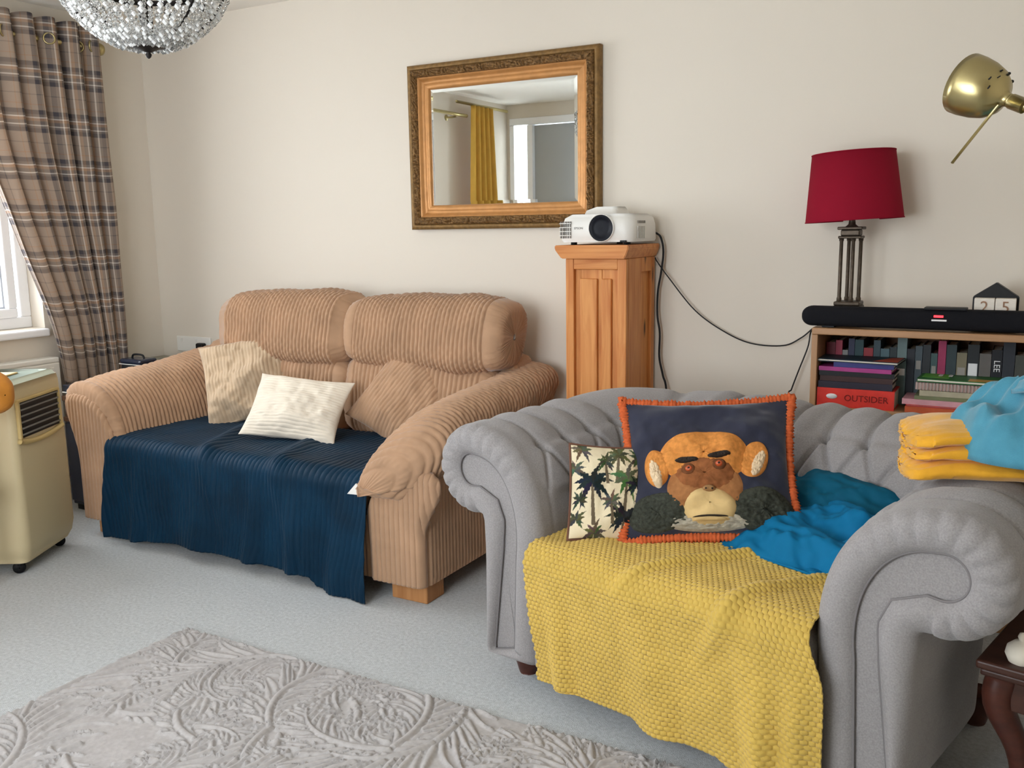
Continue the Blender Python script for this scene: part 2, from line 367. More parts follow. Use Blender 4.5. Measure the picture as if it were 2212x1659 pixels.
def window(name, axis, c, a0, a1, z0, z1, nl):
    root = bpy.data.objects.new(name, None); COL.objects.link(root); struct(root)
    def b(n, p0, p1, q0, q1, d0, d1, m, par=root, bev=.006):
        return bx(n, c+d0, c+d1, p0, p1, q0, q1, m, par, bev) if axis == 'x' else bx(n, p0, p1, c+d0, c+d1, q0, q1, m, par, bev)
    fw = .055
    b('frame_bottom', a0, a1, z0, z0+fw, -.035, .035, UPVC); b('frame_top', a0, a1, z1-fw, z1, -.035, .035, UPVC)
    b('frame_jamb', a0, a0+fw, z0+fw, z1-fw, -.035, .035, UPVC); b('frame_jamb', a1-fw, a1, z0+fw, z1-fw, -.035, .035, UPVC)
    st = (a1-a0-2*fw)/nl
    for k in range(nl):
        p0 = a0+fw+k*st; p1 = p0+st
        if k: b('mullion', p0-.02, p0+.02, z0+fw, z1-fw, -.035, .035, UPVC)
        p0 += .02; p1 -= .02; sw = .045
        sash = b('sash_rail', p0, p1, z0+fw, z0+fw+sw, -.03, .045, UPVC); b('sash_rail', p0, p1, z1-fw-sw, z1-fw, -.03, .045, UPVC)
        b('sash_stile', p0, p0+sw, z0+fw+sw, z1-fw-sw, -.03, .045, UPVC); b('sash_stile', p1-sw, p1, z0+fw+sw, z1-fw-sw, -.03, .045, UPVC)
        q0, q1, g0, g1 = p0+sw, p1-sw, z0+fw+sw, z1-fw-sw
        pane = b('pane', q0, q1, g0, g1, -.004, .0, PANE, bev=0)
        for (e0, e1, f0, f1) in ((q0, q1, g0, g0+.008), (q0, q1, g1-.008, g1), (q0, q0+.008, g0+.008, g1-.008), (q1-.008, q1, g0+.008, g1-.008)):
            b('gasket', e0, e1, f0, f1, .0, .012, GASKET, bev=0)
    return root
w1 = window('window_1', 'x', -.13, WY0, WY1, WZ0, WZ1, 3)
bx('window_sill', -.10, .045, WY0+.002, WY1-.002, .838, .874, UPVC, w1, .008)
window('added_fill_window', 'y', YF-.06, FX0, FX1, FZ0, FZ1, 2)  # added window, out of view behind the camera, for fill light
# far doorway seen only in the mirror
d1 = struct(bpy.data.objects.new('door_1', None)); COL.objects.link(d1)
for (x0, x1) in ((DX0, DX0+.045), (.205, .26), (DX1-.05, DX1)): bx('frame_jamb', x0, x1, YF-.10, YF+.012, 0, DZ-.062, UPVC, d1, .004)
bx('frame_head', DX0, DX1, YF-.10, YF+.014, DZ-.06, DZ, UPVC, d1, .004)
bx('frame_rail', DX0+.045, .205, YF-.08, YF+.005, 0, .2, UPVC, d1, .004)
bx('pane', DX0+.045, .205, YF-.05, YF-.046, .2, DZ-.062, PANE, d1, 0)
dl = bx('door_leaf', .265, DX1-.055, YF-.06, YF-.02, .01, DZ-.065, GDOOR, d1, .004)
bx('door_handle', .30, .40, YF-.02, YF+.03, .99, 1.01, BRASS, dl, .006)

# double wall socket with plug
t = thing('wall_socket', 'white double power socket on the wall behind the corduroy sofa', 'socket', (.25, 0, .725))
bx('plate', -.13, .13, -.010, 0, -.042, .042, WPLAS, t, .004)
for x in (-.09, .02): bx('rocker', x-.008, x+.008, -.014, -.009, .012, .03, WPLAS, t, .001)
pl = bx('plug', .05, .10, -.045, -.010, -.032, .012, BLACK, t, .008); tag(pl, 'black plug')

# ------------------------------------------------------------------ plaid curtain on its pole
t = thing('curtain_pole', 'antique brass curtain pole above the window with ball end', 'curtain pole', (.10, -.36, 2.225))
tube('pole', [(0, y, 0) for y in np.linspace(-.02, -2.75, 12)], .014, BRASS, t, 12)
lathe('finial', [(.004, -.005), (.016, 0), (.016, .012), (.011, .016), (.026, .03), (.031, .045), (.027, .06), (.012, .072), (.002, .074)], BRASS, t, 20, mtx=TR((0, -.02, 0), (-90, 0, 0)))
for y in (-.045, -2.6):
    tube('bracket', [(-.10, y, -.02), (-.05, y, -.02), (-.005, y, -.016)], .007, BRASS, t, 8)
    lathe('bracket_plate', [(.001, 0), (.024, 0), (.024, .006), (.001, .008)], BRASS, t, 16, mtx=TR((-.10, y, -.02), (0, 90, 0)))
t = thing('plaid_curtain', 'brown and grey tartan curtain hanging beside the bright window', 'curtain', (.10, -.36, .60))
nu, nv = 260, 90
U, V = np.meshgrid(np.linspace(0, 1, nu), np.linspace(0, 1, nv), indexing='ij')
z = .60+V*(2.315-.60)
yl = -.335-(.36+.25*sst(.0, .8, V)+.10*V)              # free edge sweeps back towards the wall lower down
yr = -.335-.035*V
nf = 6.0
yy = yr+(yl-yr)*U
ph = U*nf*2*pi
amp = (.026+.026*V)*(1-.35*U*(1-V))
xx = .105+amp*np.sin(ph+.5*np.sin(3*V))+.012*vnoise(U*7, V*5, 3)
yy = yy+.018*np.cos(ph*1.0)*(.6+.4*V)+.01*vnoise(U*5, V*6, 4)
P = np.stack([xx, yy, z+.006*np.sin(ph)*V], -1)
uv = np.stack([U*1.35+.03, z+.01*np.sin(ph)], -1)
grid('cloth', P-np.array([.10, -.36, .60]), PLAID, t, uv=uv, solid=.003)
for k in range(9):
    u0 = (k+.5)/9.0; i = int(u0*(nu-1)); j = int((2.225-.60)/(2.315-.60)*(nv-1)); c = P[i, j]
    th = np.linspace(0, 2*pi, 20, endpoint=False); ang = 1.0 if k % 2 else -1.0
    pts = [(c[0]+.024*math.cos(a)*math.cos(ang), c[1]+.024*math.cos(a)*math.sin(ang), c[2]+.024*math.sin(a)) for a in th]
    tube('eyelet', np.array(pts)-np.array([.10, -.36, .60]), .0045, BRASS, t, 6, closed=True)
# yellow curtain by the far door
t = thing('yellow_curtain', 'yellow curtain seen reflected in the gilt mirror', 'curtain', (.16, -3.22, .02))
U, V = np.meshgrid(np.linspace(0, 1, 120), np.linspace(0, 1, 30), indexing='ij')
wd = .34+.30*(1-V); P = np.stack([.045*np.sin(U*5*2*pi)*(1.1-.4*V), -wd*(U-.4), V*2.28], -1)
grid('cloth', P, YCUR, t, solid=.003)
tube('curtain_track', [(0, .35, 2.29), (0, -.45, 2.29)], .012, BRASS, t, 8)

# radiator under the window
t = thing('radiator', 'white panel radiator below the window sill', 'radiator', (.06, -1.35, .14))
bx('panel', .0, .03, -.65, .65, 0, .57, RADM, t, .006)
bx('back_panel', -.05, -.03, -.65, .65, 0, .57, RADM, t, .004)
bx('top_grille', -.05, .03, -.65, .65, .57, .595, RADM, t, .006)
for k in range(32): bx('flute', .028, .034, -.63+k*.0395, -.63+k*.0395+.022, .03, .55, RADM, t, .002)
for y in (-.6, .6): tube('pipe', [(-.01, y, .03), (-.01, y, -.14)], .008, BRASS, t, 8)

# ------------------------------------------------------------------ portable air conditioner
ACX = TR((.757, -1.262, 0), (0, 0, 28.5))
t = thing('air_conditioner', 'cream portable air conditioner on castors with black side louvres', 'air conditioner', mtx=ACX)
HW, HL = .0, .20      # side face with the louvres lies on local x = 0, body runs to x = -.34
sec = lambda x0, x1, y0, y1, r: [(x1-r+r*math.cos(a), y1-r+r*math.sin(a)) for a in np.linspace(0, pi/2, 6)]+[(x0+r-r*math.sin(a), y1-r+r*math.cos(a)) for a in np.linspace(0, pi/2, 6)]+[(x0+r-r*math.cos(a), y0+r-r*math.sin(a)) for a in np.linspace(0, pi/2, 6)]+[(x1-r+r*math.sin(a), y0+r-r*math.cos(a)) for a in np.linspace(0, pi/2, 6)]
def stack(name, levels, mat, par, caps=True):
    P = np.array([[(x, y, z) for x, y in sec(*a)] for z, a in levels]); return grid(name, P, mat, par, cv=True, caps=caps, flip=True)
stack('body', [(.045, (-.31, -.02, -.18, .18, .03)), (.075, (-.335, -.004, -.196, .196, .035)), (.12, (-.345, .004, -.202, .202, .035)), (.45, (-.345, .002, -.20, .20, .03)), (.73, (-.34, -.002, -.19, .19, .03)), (.755, (-.335, -.006, -.186, .186, .03))], ACM, t)
tp = stack('top_panel', [(.7555, (-.33, -.01, -.182, .182, .03)), (.768, (-.325, -.014, -.178, .178, .035)), (.774, (-.30, -.03, -.16, .16, .03))], ACT, t)
bx('louvre_recess', -.004, .005, -.165, .135, .545, .690, BLACK, t, .003)
for k in range(6): bx('louvre', .004, .013, -.16, .13, .557+k*.0242, .563+k*.0242, GRILL, t, .0015)
for (a, b, c, d) in ((-.172, .142, .687, .699), (-.176, -.162, .545, .695), (.132, .146, .545, .695)): bx('louvre_surround', -.002, .012, a, b, c, d, ACY, t, .003)
y_ = np.linspace(-.18, .15, 16); tube('louvre_trim', [(.006, y, .538-.018*(1-((y+.015)/.165)**2)) for y in y_], .011, ACY, t, 8)
bx('control_panel', -.25, -.09, -.15, .03, .772, .780, ACY, t, .004)
for k in range(3): bx('button', -.22+k*.045, -.20+k*.045, -.08, -.06, .780, .784, GREYTXT, t, .001)
for x in (-.29, -.06):
    for y in (-.16, .16):
        c = lathe('castor', [(.002, -.012), (.020, -.012), (.024, -.006), (.024, .006), (.020, .012), (.002, .012)], RUBR, t, 16, mtx=TR((x, y, .024), (90, 0, 30)))
        bx('fork', x-.014, x+.014, y-.014, y+.014, .034, .05, BLACK, t, .003)

# amber armchair just entering the frame at its edge
t = thing('armchair', 'amber leather open armchair whose padded arm just enters at the frame edge', 'chair', (.80, -1.92, 0))
bx('seat', -.28, .14, -.27, .27, .34, .46, AMBL, t, .05, 4)
softbox('backrest', .60, .12, .56, AMBL, t, TR((-.30, 0, .74), (0, -8, 90)), 6, 3)
for y in (-.31, .30):
    softbox('arm', .56, .12, .16, AMBL, t, TR((.03, y, .775 if y > 0 else .745), (0, 0, 0)), 4, 2.4, lump=.02)
    for x in (-.2, .05): lathe('arm_post', [(.018, .40), (.014, .55), (.018, .72)], DKWOOD, t, 12, loc=(x, y, 0))
    bx('side_rail', -.26, .12, y-.015, y+.015, .37, .42, DKWOOD, t, .005)
for x in (-.24, .08):
    for y in (-.25, .25): lathe('leg', [(.016, 0), (.024, .35)], DKWOOD, t, 12, loc=(x, y, 0))

# ------------------------------------------------------------------ hi-fi cabinet between air conditioner and sofa
t = thing('media_cabinet', 'blue-black hi-fi cabinet squeezed between the curtain and the corduroy sofa', 'cabinet', (.345, -.55, 0))
bx('carcass', -.145, .145, -.222, .23, .03, .44, CONS, t, .004)
bx('plinth', -.135, .135, -.21, .22, 0, .03, BLACK, t, .002)
bx('door', -.142, .142, -.232, -.222, .05, .43, CONS, t, .003)
bx('walnut_shelf', -.15, .15, -.232, .235, .44, .462, CONSB, t, .003)
bx('back_panel', -.145, .145, .20, .225, .462, .54, BLACK, t, .002)
for x in (-.14, .125): bx('upright', x, x+.015, -.225, .2, .462, .54, CONSB, t, .002)
bx('top', -.15, .15, -.232, .235, .54, .565, CONSB, t, .003)
t2 = thing('amplifier', 'slim black amplifier inside the hi-fi cabinet shelf', 'amplifier', (.345, -.57, .463))
bx('case', -.12, .12, -.18, .12, .006, .065, BLACK, t2, .003)
for x in (-.08, -.04, .06): lathe('knob', [(.012, 0), (.011, .014), (.002, .015)], GREYTXT, t2, 14, mtx=TR((x, -.18, .036), (90, 0, 0)))
for x in (-.1, .1):
    for y in (-.15, .1): bx('foot', x-.01, x+.01, y-.01, y+.01, 0, .007, RUBR, t2, .001)
t = thing('record_player', 'low blue-black record player with clear lid on top of the hi-fi cabinet', 'record player', (.345, -.57, .566))
bx('plinth', -.145, .145, -.205, .17, .008, .05, CONS, t, .004)
for x in (-.12, .12):
    for y in (-.18, .14): lathe('foot', [(.012, 0), (.012, .009)], RUBR, t, 12, loc=(x, y, 0))
lathe('platter', [(.001, .05), (.115, .05), (.115, .058), (.001, .059)], BLACK, t, 36, loc=(-.02, -.02, 0))
tube('tonearm', [(.115, .08, .07), (.115, -.02, .072), (.075, -.09, .066)], .004, GREYTXT, t, 8)
lathe('tonearm_base', [(.02, .05), (.018, .07), (.002, .071)], GREYTXT, t, 16, loc=(.115, .08, 0))
bx('front_trim', -.146, .146, -.209, -.204, .012, .018, WPLAS, t, .001)
t = thing('camera_case', 'small black padded case standing on the record player', 'case', (.36, -.46, .626))
bx('body', -.075, .075, -.05, .05, 0, .062, BLACK, t, .014, 3); bx('lid', -.078, .078, -.053, .053, .062, .088, CONS, t, .012, 3)
tube('handle', spline([(-.045, 0, .086), (-.03, 0, .104), (.03, 0, .104), (.045, 0, .086)], 16), .005, RUBR, t, 8)
tube('zip', [(-.077, -.053, .062), (0, -.0545, .062), (.077, -.053, .062)], .0022, WPLAS, t, 6)
t = thing('side_unit', 'grey laminate low unit along the wall behind the sofa arm', 'cabinet', (.31, -.15, 0))
bx('carcass', -.28, .165, -.125, .125, .02, .63, GREYTOP, t, .003); bx('top', -.29, .17, -.13, .13, .63, .655, GREYTOP, t, .004); bx('plinth', -.26, .15, -.11, .11, 0, .02, BLACK, t, .002)

# ------------------------------------------------------------------ cushions
def cush_fn(w, h, t, c=.10, seed=0, crump=.012, sag=0):
    def f(u, v, side):
        u = np.asarray(u, float); v = np.asarray(v, float)
        x = w/2*u*(1-c*(1-v**2)*np.abs(u)**3); z = h/2+h/2*v*(1-c*(1-u**2)*np.abs(v)**3)
        b = np.maximum(0, (1-u**2))**.55*np.maximum(0, (1-v**2))**.55
        th = t/2*b*(1+sag*(-v)*.6)+crump*b**.5*fbm(u*2.2+seed, v*2.2+side*9, seed)*2*np.minimum(1, b*4)
        return np.stack([x, side*th, z], -1)
    return f
def cushion(name, label, cat, w, h, t, mat, mtx, n=70, c=.10, seed=0, crump=.012, wale=0, wamp=.002, wdir=0, group=None, cover='cover', sag=0, vcf=None, bend=None, piping=None):
    root = thing(name, label, cat, mtx=mtx, group=group); f = cush_fn(w, h, t, c, seed, crump, sag)
    a = np.linspace(-1, 1, n); U, V = np.meshgrid(a, a, indexing='ij'); Ps = []
    for side in (-1, 1):
        P = f(U, V, side)
        if wale:
            ph = (P[..., 2] if wdir else P[..., 0])/wale+.25*vnoise(U*4, V*4, seed); b = np.minimum(1, 6*(1-U**2)*(1-V**2))
            P = P+gnorm(P)*(-side)*(ribs(ph, wamp)*b)[..., None]
        if bend: P = bend(P)
        Ps.append(P)
    nn = n*n; Vt = np.vstack([Ps[0].reshape(-1, 3), Ps[1].reshape(-1, 3)])
    F = gfaces(n, n)+gfaces(n, n, flip=True, off=nn)
    vc = None
    if vcf is not None: c0 = vcf(U, V).reshape(-1, 3); vc = np.vstack([c0, c0])
    ob = mk(cover, Vt, F, mat, root, vc=vc)
    bm = bmesh.new(); bm.from_mesh(ob.data); bmesh.ops.remove_doubles(bm, verts=bm.verts, dist=1e-5); bm.to_mesh(ob.data); bm.free()
    k = np.linspace(-1, 1, 40)[:-1]; ed = [(x, -1) for x in k]+[(1, y) for y in k]+[(-x, 1) for x in k]+[(-1, -y) for y in k]
    E = np.array([f(x, y, 1) for x, y in ed])
    if bend: E = bend(E)
    if piping: tube('piping', E, .0035, piping, root, 6, closed=True)
    return root, f, E

# ------------------------------------------------------------------ corduroy sofa
SO = (1.50, -.50, 0)
so = thing('corduroy_sofa', 'tan jumbo-corduroy two-seat sofa against the wall under the mirror', 'sofa', SO)
def off(P): return P-np.array(SO)
def ribbed_column(name, x0, x1, y0, y1, z0, z1, r, wale, amp, mat, par, nz=14, top_shear=0):
    S = []; pl = 0
    cor = [(x1-r, y1-r, 0), (x0+r, y1-r, 90), (x0+r, y0+r, 180), (x1-r, y0+r, 270)]; pts = []
    for cx, cy, a in cor: pts += [(cx+r*math.cos(R(a+b)), cy+r*math.sin(R(a+b))) for b in np.linspace(0, 90, 7)]
    pts = np.array(pts+[pts[0]]); seg = np.r_[0, np.cumsum(np.linalg.norm(np.diff(pts, axis=0), axis=1))]
    n = int(seg[-1]/wale*7); s = np.linspace(0, seg[-1], n, endpoint=False); Q = np.stack([np.interp(s, seg, pts[:, 0]), np.interp(s, seg, pts[:, 1])], -1)
    T = np.roll(Q, -1, 0)-np.roll(Q, 1, 0); T /= np.linalg.norm(T, axis=1, keepdims=True); Nn = np.stack([T[:, 1], -T[:, 0]], -1)
    zs = np.linspace(z0, z1, nz); m = max(1, round(seg[-1]/wale)); P = np.zeros((nz, n, 3))
    for k, z in enumerate(zs):
        q = Q+Nn*(ribs(s/seg[-1]*m+.1*vnoise(s*3, s*0+z*9), amp, .55))[:, None]*(1 if 0 < k < nz-1 else .2); P[k, :, :2] = q; P[k, :, 2] = z
    return grid(name, off(P), mat, par, cv=True, caps=True, flip=True)
ribbed_column('front_rail', .80, 2.22, -.975, -.20, .075, .31, .03, .022, .008, CORD, so, 8)
ribbed_column('arm_panel', 2.195, 2.425, -.965, -.10, .075, .47, .03, .0215, .009, CORD, so, 16)
ribbed_column('arm_panel', .575, .805, -.965, -.10, .075, .47, .03, .0215, .009, CORD, so, 16)
bxk = bx('back_frame', -.87, .89, .23, .44, .06, .80, CORD, so, .05, 3)
softbox('seat_cushion', .70, .72, .15, CORD, so, TR((-.345, -.13, .372)), 8, 4, lump=.006)
softbox('seat_cushion', .70, .72, .15, CORD, so, TR((.345, -.13, .372)), 8, 4, lump=.006)
def head_def(sg):
    def d(P):
        Q = P.copy(); f = P[..., 2]/.15
        Q[..., 1] -= .05*f**2*0 - .03*f                    # leans back towards the wall at the top
        Q[..., 2] += .012*np.cos(P[..., 0]*4)*(f > 0)*f + .008*fbm(P[..., 0]*3, P[..., 1]*3, 5+sg)
        return Q
    return d
softbox('head_cushion', .80, .27, .31, CORD, so, TR((-.285, .235, .885)), 5.5, 3.0, 300, 180, .0205, .0115, head_def(0), 1, .02)
softbox('head_cushion', .815, .27, .30, CORD, so, TR((.49, .235, .885), (0, 0, 0)), 5.5, 3.0, 300, 180, .0205, .0115, head_def(3), 2, .02)
softbox('lumbar_cushion', .76, .22, .36, CORD, so, TR((-.28, .20, .60), (-8, 0, 0)), 6, 3.2, 240, 84, .0225, .0105, None, 3, .03)
softbox('lumbar_cushion', .78, .22, .36, CORD, so, TR((.47, .20, .60), (-8, 0, 0)), 6, 3.2, 240, 84, .0225, .0105, None, 4, .03)
ARMP = [(.580, .44), (.545, .50), (.508, .570), (.497, .625), (.520, .668), (.575, .690), (.645, .686), (.712, .660), (.768, .612), (.806, .548), (.828, .475), (.832, .425), (.795, .40), (.70, .40), (.62, .405)]
def arm_pad(mirror, droop, seed, y0=-.978, y1=-.075):
    pr = np.array(ARMP+ARMP[:3]); sp = spline(pr, 34*len(pr))
    i0 = np.argmin(np.linalg.norm(sp-pr[1], axis=1)); i1 = len(sp)-1-np.argmin(np.linalg.norm(sp[::-1]-pr[-2], axis=1)); sp = sp[i0:i1]
    sg = np.r_[0, np.cumsum(np.linalg.norm(np.diff(sp, axis=0), axis=1))]; m = 96; q = np.linspace(0, sg[-1], m, endpoint=False)
    pr = np.stack([np.interp(q, sg, sp[:, 0]), np.interp(q, sg, sp[:, 1])], -1); cen = pr.mean(0)
    RFc = .15 if mirror else .034; xp = 2.0 if mirror else 2.6; nE = 60 if mirror else 16; es = np.sin(np.linspace(.01, pi/2*(.985 if mirror else .9), nE)); ye = RFc*(1-(1-es**xp)**(1/xp)); ys = np.r_[y0+ye, np.linspace(y0+RFc, y1-.03, 290), y1-.03*(1-es[::-1])**.5*0-.03+.03*(1-es[::-1]**2.6)**(1/2.6)]
    sc = np.r_[es, np.ones(290), es[::-1]]; nR = 290+nE
    P = np.zeros((len(ys), m, 3))
    for k, (y, s_) in enumerate(zip(ys, sc)):
        f = float(sst(-.72, -1.0, y)); b_ = float(sst(-.5, -.1, y))
        c2 = np.array([.800, .452]) if mirror and k < nE else cen; r_ = c2+(pr-c2)*s_
        dz = .05*(y+.99)/.9-droop*f**1.6+.02*b_
        P[k, :, 0] = r_[:, 0]+.012*f*(r_[:, 0]-.66); P[k, :, 1] = y; P[k, :, 2] = r_[:, 1]+dz*np.clip((pr[:, 1]-.40)/.12, .25, 1)
    N = gnorm(P, False, True); out = P-P.mean(1, keepdims=True); N *= np.where((N*out).sum(-1).mean() < 0, -1, 1)
    Y_ = P[..., 1]; A_ = np.broadcast_to(q[None, :], Y_.shape)
    endf = np.r_[np.linspace(.6 if mirror else .2, 1, nE), np.ones(290), np.linspace(1, .2, nE)][:, None]
    mod = .7+1.2*np.abs(vnoise(Y_/.0215*.5+seed*3, A_/.035, seed+5))
    d = cordrib(Y_/.0215+.18*vnoise(Y_*5, A_*14, seed), A_, .0115, seed)*endf+.012*fbm(Y_*5, A_*6, seed)
    # gathers and a soft lip round the front end
    ga = sst(-.90, -.955, Y_)*(0 if mirror else 1); d = d*(1-ga)+ga*(.008+ribs(A_/.026+.3*vnoise(A_*20, Y_*10, seed), .011, .55))
    capm = (0 if mirror else 1)*(np.r_[np.ones(nE), np.zeros(nR)]*np.r_[np.sqrt(np.clip(1-es, 0, 1))*1.3, np.zeros(nR)].clip(0, 1))[:, None]
    P = P+N*(d*(1-capm))[..., None]; P[..., 1] -= capm*ribs(P[..., 0]/.0215, .010, .55)
    if mirror: P[..., 0] = 3.0-P[..., 0]
    return grid('arm_pad', off(P), CORD, so, cv=True, caps=True, flip=not mirror)
arm_pad(False, .02, 6); arm_pad(True, .05, 8, -1.05)
def arm_front(mirror, droop):
    top = np.array([(.500, .60), (.508, .64), (.535, .665), (.58, .675), (.645, .670), (.712, .643), (.768, .592), (.806, .525), (.824, .45)])
    xs = np.linspace(.580, .806, 100); xt = np.interp(xs, [.580, .806], [.505, .818]); zt = np.interp(xt, top[:, 0], top[:, 1])-.018-droop*.9; V = np.linspace(0, 1, 60)
    X = xs[:, None]+(xt-xs)[:, None]*sst(.40, 1, V)[None, :]**1.3; Z = .078+(zt[:, None]-.078)*V[None, :]
    ed = np.minimum(1, np.minimum((xs-.580), (.806-xs))[:, None]/.02); Y = -.968-.024*np.sqrt(np.clip(ed, 0, 1))*np.sqrt(np.clip((1-V)[None, :]/.05, 0, 1))-ribs(X/.0215, .009, .55)
    P = np.stack([X, Y, Z], -1)
    if mirror: P[..., 0] = 3.0-P[..., 0]
    return grid('arm_front', off(P), CORD, so, solid=.006)
arm_front(False, .02); arm_front(True, .17)
tagm = mk('care_tag', off(np.array([(2.150, -1.052, .405), (2.225, -1.040, .405), (2.185, -1.045, .445), (2.150, -1.047, .405), (2.225, -1.035, .405), (2.185, -1.040, .445)])), [[0, 1, 2], [5, 4, 3], [0, 3, 4, 1], [1, 4, 5, 2], [2, 5, 3, 0]], WPLAS, so, False); tag(tagm, 'white fabric tag')
for x in (.62, 2.25):
    for y in (-.945, -.22): bx('foot', x-1.5, x+.155-1.5, y+.5, y+.11+.5, 0, .076, OAK, so, .004)

# teal throw over the sofa seat
def drape(x0, x1, yb, yf, zt, hem, r, nu, nv, wale, wamp, folds, seed):
    U, Vv = np.meshgrid(np.linspace(0, 1, nu), np.linspace(0, 1, nv), indexing='ij')
    H = np.interp(U, *hem); X = x0+(x1-x0)*U
    Lt = (yb-yf)-r; Lr = r*pi/2; Lh = zt-r-H; a = Vv*(Lt+Lr+Lh)
    on = a < Lt; ph = np.clip((a-Lt)/r, 0, pi/2); hang = np.maximum(0, a-Lt-Lr)
    Y = np.where(on, yb-a, yf+r-r*np.sin(ph)); Z = np.where(on, zt, zt-r+r*np.cos(ph))-hang
    hf = np.clip(hang/.35, 0, 1)
    P = np.stack([X, Y, Z], -1); N = gnorm(P); N = N*np.where(N[..., 2:3]+(-N[..., 1:2]) < 0, -1, 1)
    d = folds(U, Vv, hf, a)
    if wale:
        d = d+ribs((X+.05*fbm(U*4, Vv*3, seed)+.02*np.sin(Vv*5+U*3))/wale, wamp, .6)
    P = P+N*d[..., None]; return P, U, Vv, hf, a
def fold_t(U, V, hf, a):
    lines = .028*np.maximum(0, np.sin(2*pi*(U*5.2+.35*V+.25*np.sin(U*9))))**2*hf+.016*hf*(fbm(U*14, V*1.2, 3)+.5)
    top = .010*np.maximum(0, fbm(U*5+V*2, V*4-U, 12))*(1-hf)
    ridge = .022*np.exp(-((U-(.25+.28*V))/.03)**2)*sst(.05, .2, V)*(1-hf)+.018*np.exp(-((U-(.56+.22*V))/.03)**2)*sst(.1, .3, V)*(1-.6*hf)
    return lines+top+ridge+.04*hf*sst(.90, 1, U)
P, U, Vv, hf, a = drape(.79, 2.205, -.43, -1.005, .462, ([0, .1, .35, .6, .80, .83, .88, 1], [.025, .03, .06, .05, .045, .01, .004, .006]), .06, 470, 120, .0225, .0045, fold_t, 5)
P[..., 0] += .012*hf*np.sin(Vv*6+U*20)-.02*hf*(1-U)
P[..., 2] = np.maximum(P[..., 2], .004)
th_ = grid('teal_throw', P, TEALC, solid=.004)
tag(th_, 'dark teal velvet-cord throw draped over the sofa seat to the carpet', 'throw')

def CM(loc, rz, lean, roll): return Matrix.Translation(loc)@Matrix.Rotation(R(rz), 4, 'Z')@Matrix.Rotation(R(lean), 4, 'X')@Matrix.Rotation(R(roll), 4, 'Y')
cushion('scatter_cushion', 'large sand corduroy cushion slumped against the left sofa arm', 'cushion', .43, .42, .17, CORD2, CM((1.16, -.50, .470), 24, -26, -14), 190, .10, 2, .026, .0155, .0032, 0)
cushion('scatter_cushion', 'small cream corduroy cushion lying on the teal throw', 'cushion', .44, .30, .13, CREAMC, CM((1.565, -.73, .474), 17, -40, 5), 190, .08, 5, .014, .0125, .0028, 1)
cushion('scatter_cushion', 'tan corduroy cushion standing on its corner by the right sofa arm', 'cushion', .40, .40, .15, CORD, CM((1.87, -.50, .455), 14, -22, 32), 170, .10, 9, .012, .0175, .0034, 0)

# ------------------------------------------------------------------ gilt mirror
MX0, MX1, MZ0, MZ1 = 1.742, 2.668, 1.322, 2.032
t = thing('wall_mirror', 'rectangular mirror in a carved antique gilt frame', 'mirror', ((MX0+MX1)/2, -.002, MZ0))
cx = (MX0+MX1)/2
# profile: (distance inward from the outer edge, projection from the wall)
prof_o = [(0, 0), (0, .030), (.004, .036), (.014, .040), (.020, .038), (.022, .034)]
prof_c = [(.022, .034), (.024, .040), (.032, .046), (.042, .047), (.052, .042), (.055, .034)]
prof_i = [(.055, .034), (.060, .032), (.066, .024), (.074, .018), (.082, .020), (.086, .022), (.100, .020), (.106, .012), (.106, .004)]
def mould(name, prof, mat, dens, disp=0):
    W, H = MX1-MX0, MZ1-MZ0; segs = []
    cor = [(MX0, MZ0, 1, 0), (MX1, MZ0, 0, 1), (MX1, MZ1, -1, 0), (MX0, MZ1, 0, -1)]
    for k, (x, z, dx, dz) in enumerate(cor):
        Ls = W if dx else H; n = int(Ls*dens)+2; s = np.linspace(0, 1, n); nx, nz = -dz, dx
        P = np.zeros((n, len(prof), 3))
        for j, (q, h) in enumerate(prof):
            a0, a1 = q, Ls-q; l = a0+(a1-a0)*s
            P[:, j, 0] = x+dx*l+nx*q-cx; P[:, j, 2] = z+dz*l+nz*q-MZ0; P[:, j, 1] = -h
        if disp:
            l = P[:, :, 0]+P[:, :, 2]*1.0; qv = np.array([p[0] for p in prof])[None, :]
            ed = np.sin(pi*(np.arange(len(prof))/(len(prof)-1)))[None, :]
            P[:, :, 1] -= disp*ed*(np.abs(np.sin(l*pi/.024+1.6*np.sin(l*2*pi/.09+k)+(qv-.038)*150*np.sign(np.sin(l*pi/.048))))**.7+.9*vnoise(l*110, qv*160+k*7, 3)-.55)
        o = grid(name, P, mat, t); segs.append(o)
def dense(pr, n):
    pr = np.array(pr); s = np.r_[0, np.cumsum(np.linalg.norm(np.diff(pr, axis=0), axis=1))]; q = np.linspace(0, s[-1], n); return list(zip(np.interp(q, s, pr[:, 0]), np.interp(q, s, pr[:, 1])))
mould('outer_moulding', prof_o, GOLDD, 10); mould('carved_band', dense(prof_c, 16), GOLDC, 360, .014); mould('inner_slip', prof_i, GOLDL, 10)
bx('backing', MX0+.01-cx, MX1-.01-cx, -.008, 0, .01, MZ1-MZ0-.01, BLACK, t, 0)
g0, g1, h0, h1 = MX0+.104-cx, MX1-.104-cx, .104, MZ1-MZ0-.104; b = .016
Vg = [(g0, -.009, h0), (g1, -.009, h0), (g1, -.009, h1), (g0, -.009, h1), (g0+b, -.0105, h0+b), (g1-b, -.0105, h0+b), (g1-b, -.0105, h1-b), (g0+b, -.0105, h1-b)]
mk('mirror_glass', Vg, [[4, 5, 6, 7], [0, 1, 5, 4], [1, 2, 6, 5], [2, 3, 7, 6], [3, 0, 4, 7]], MIRR, t, False)

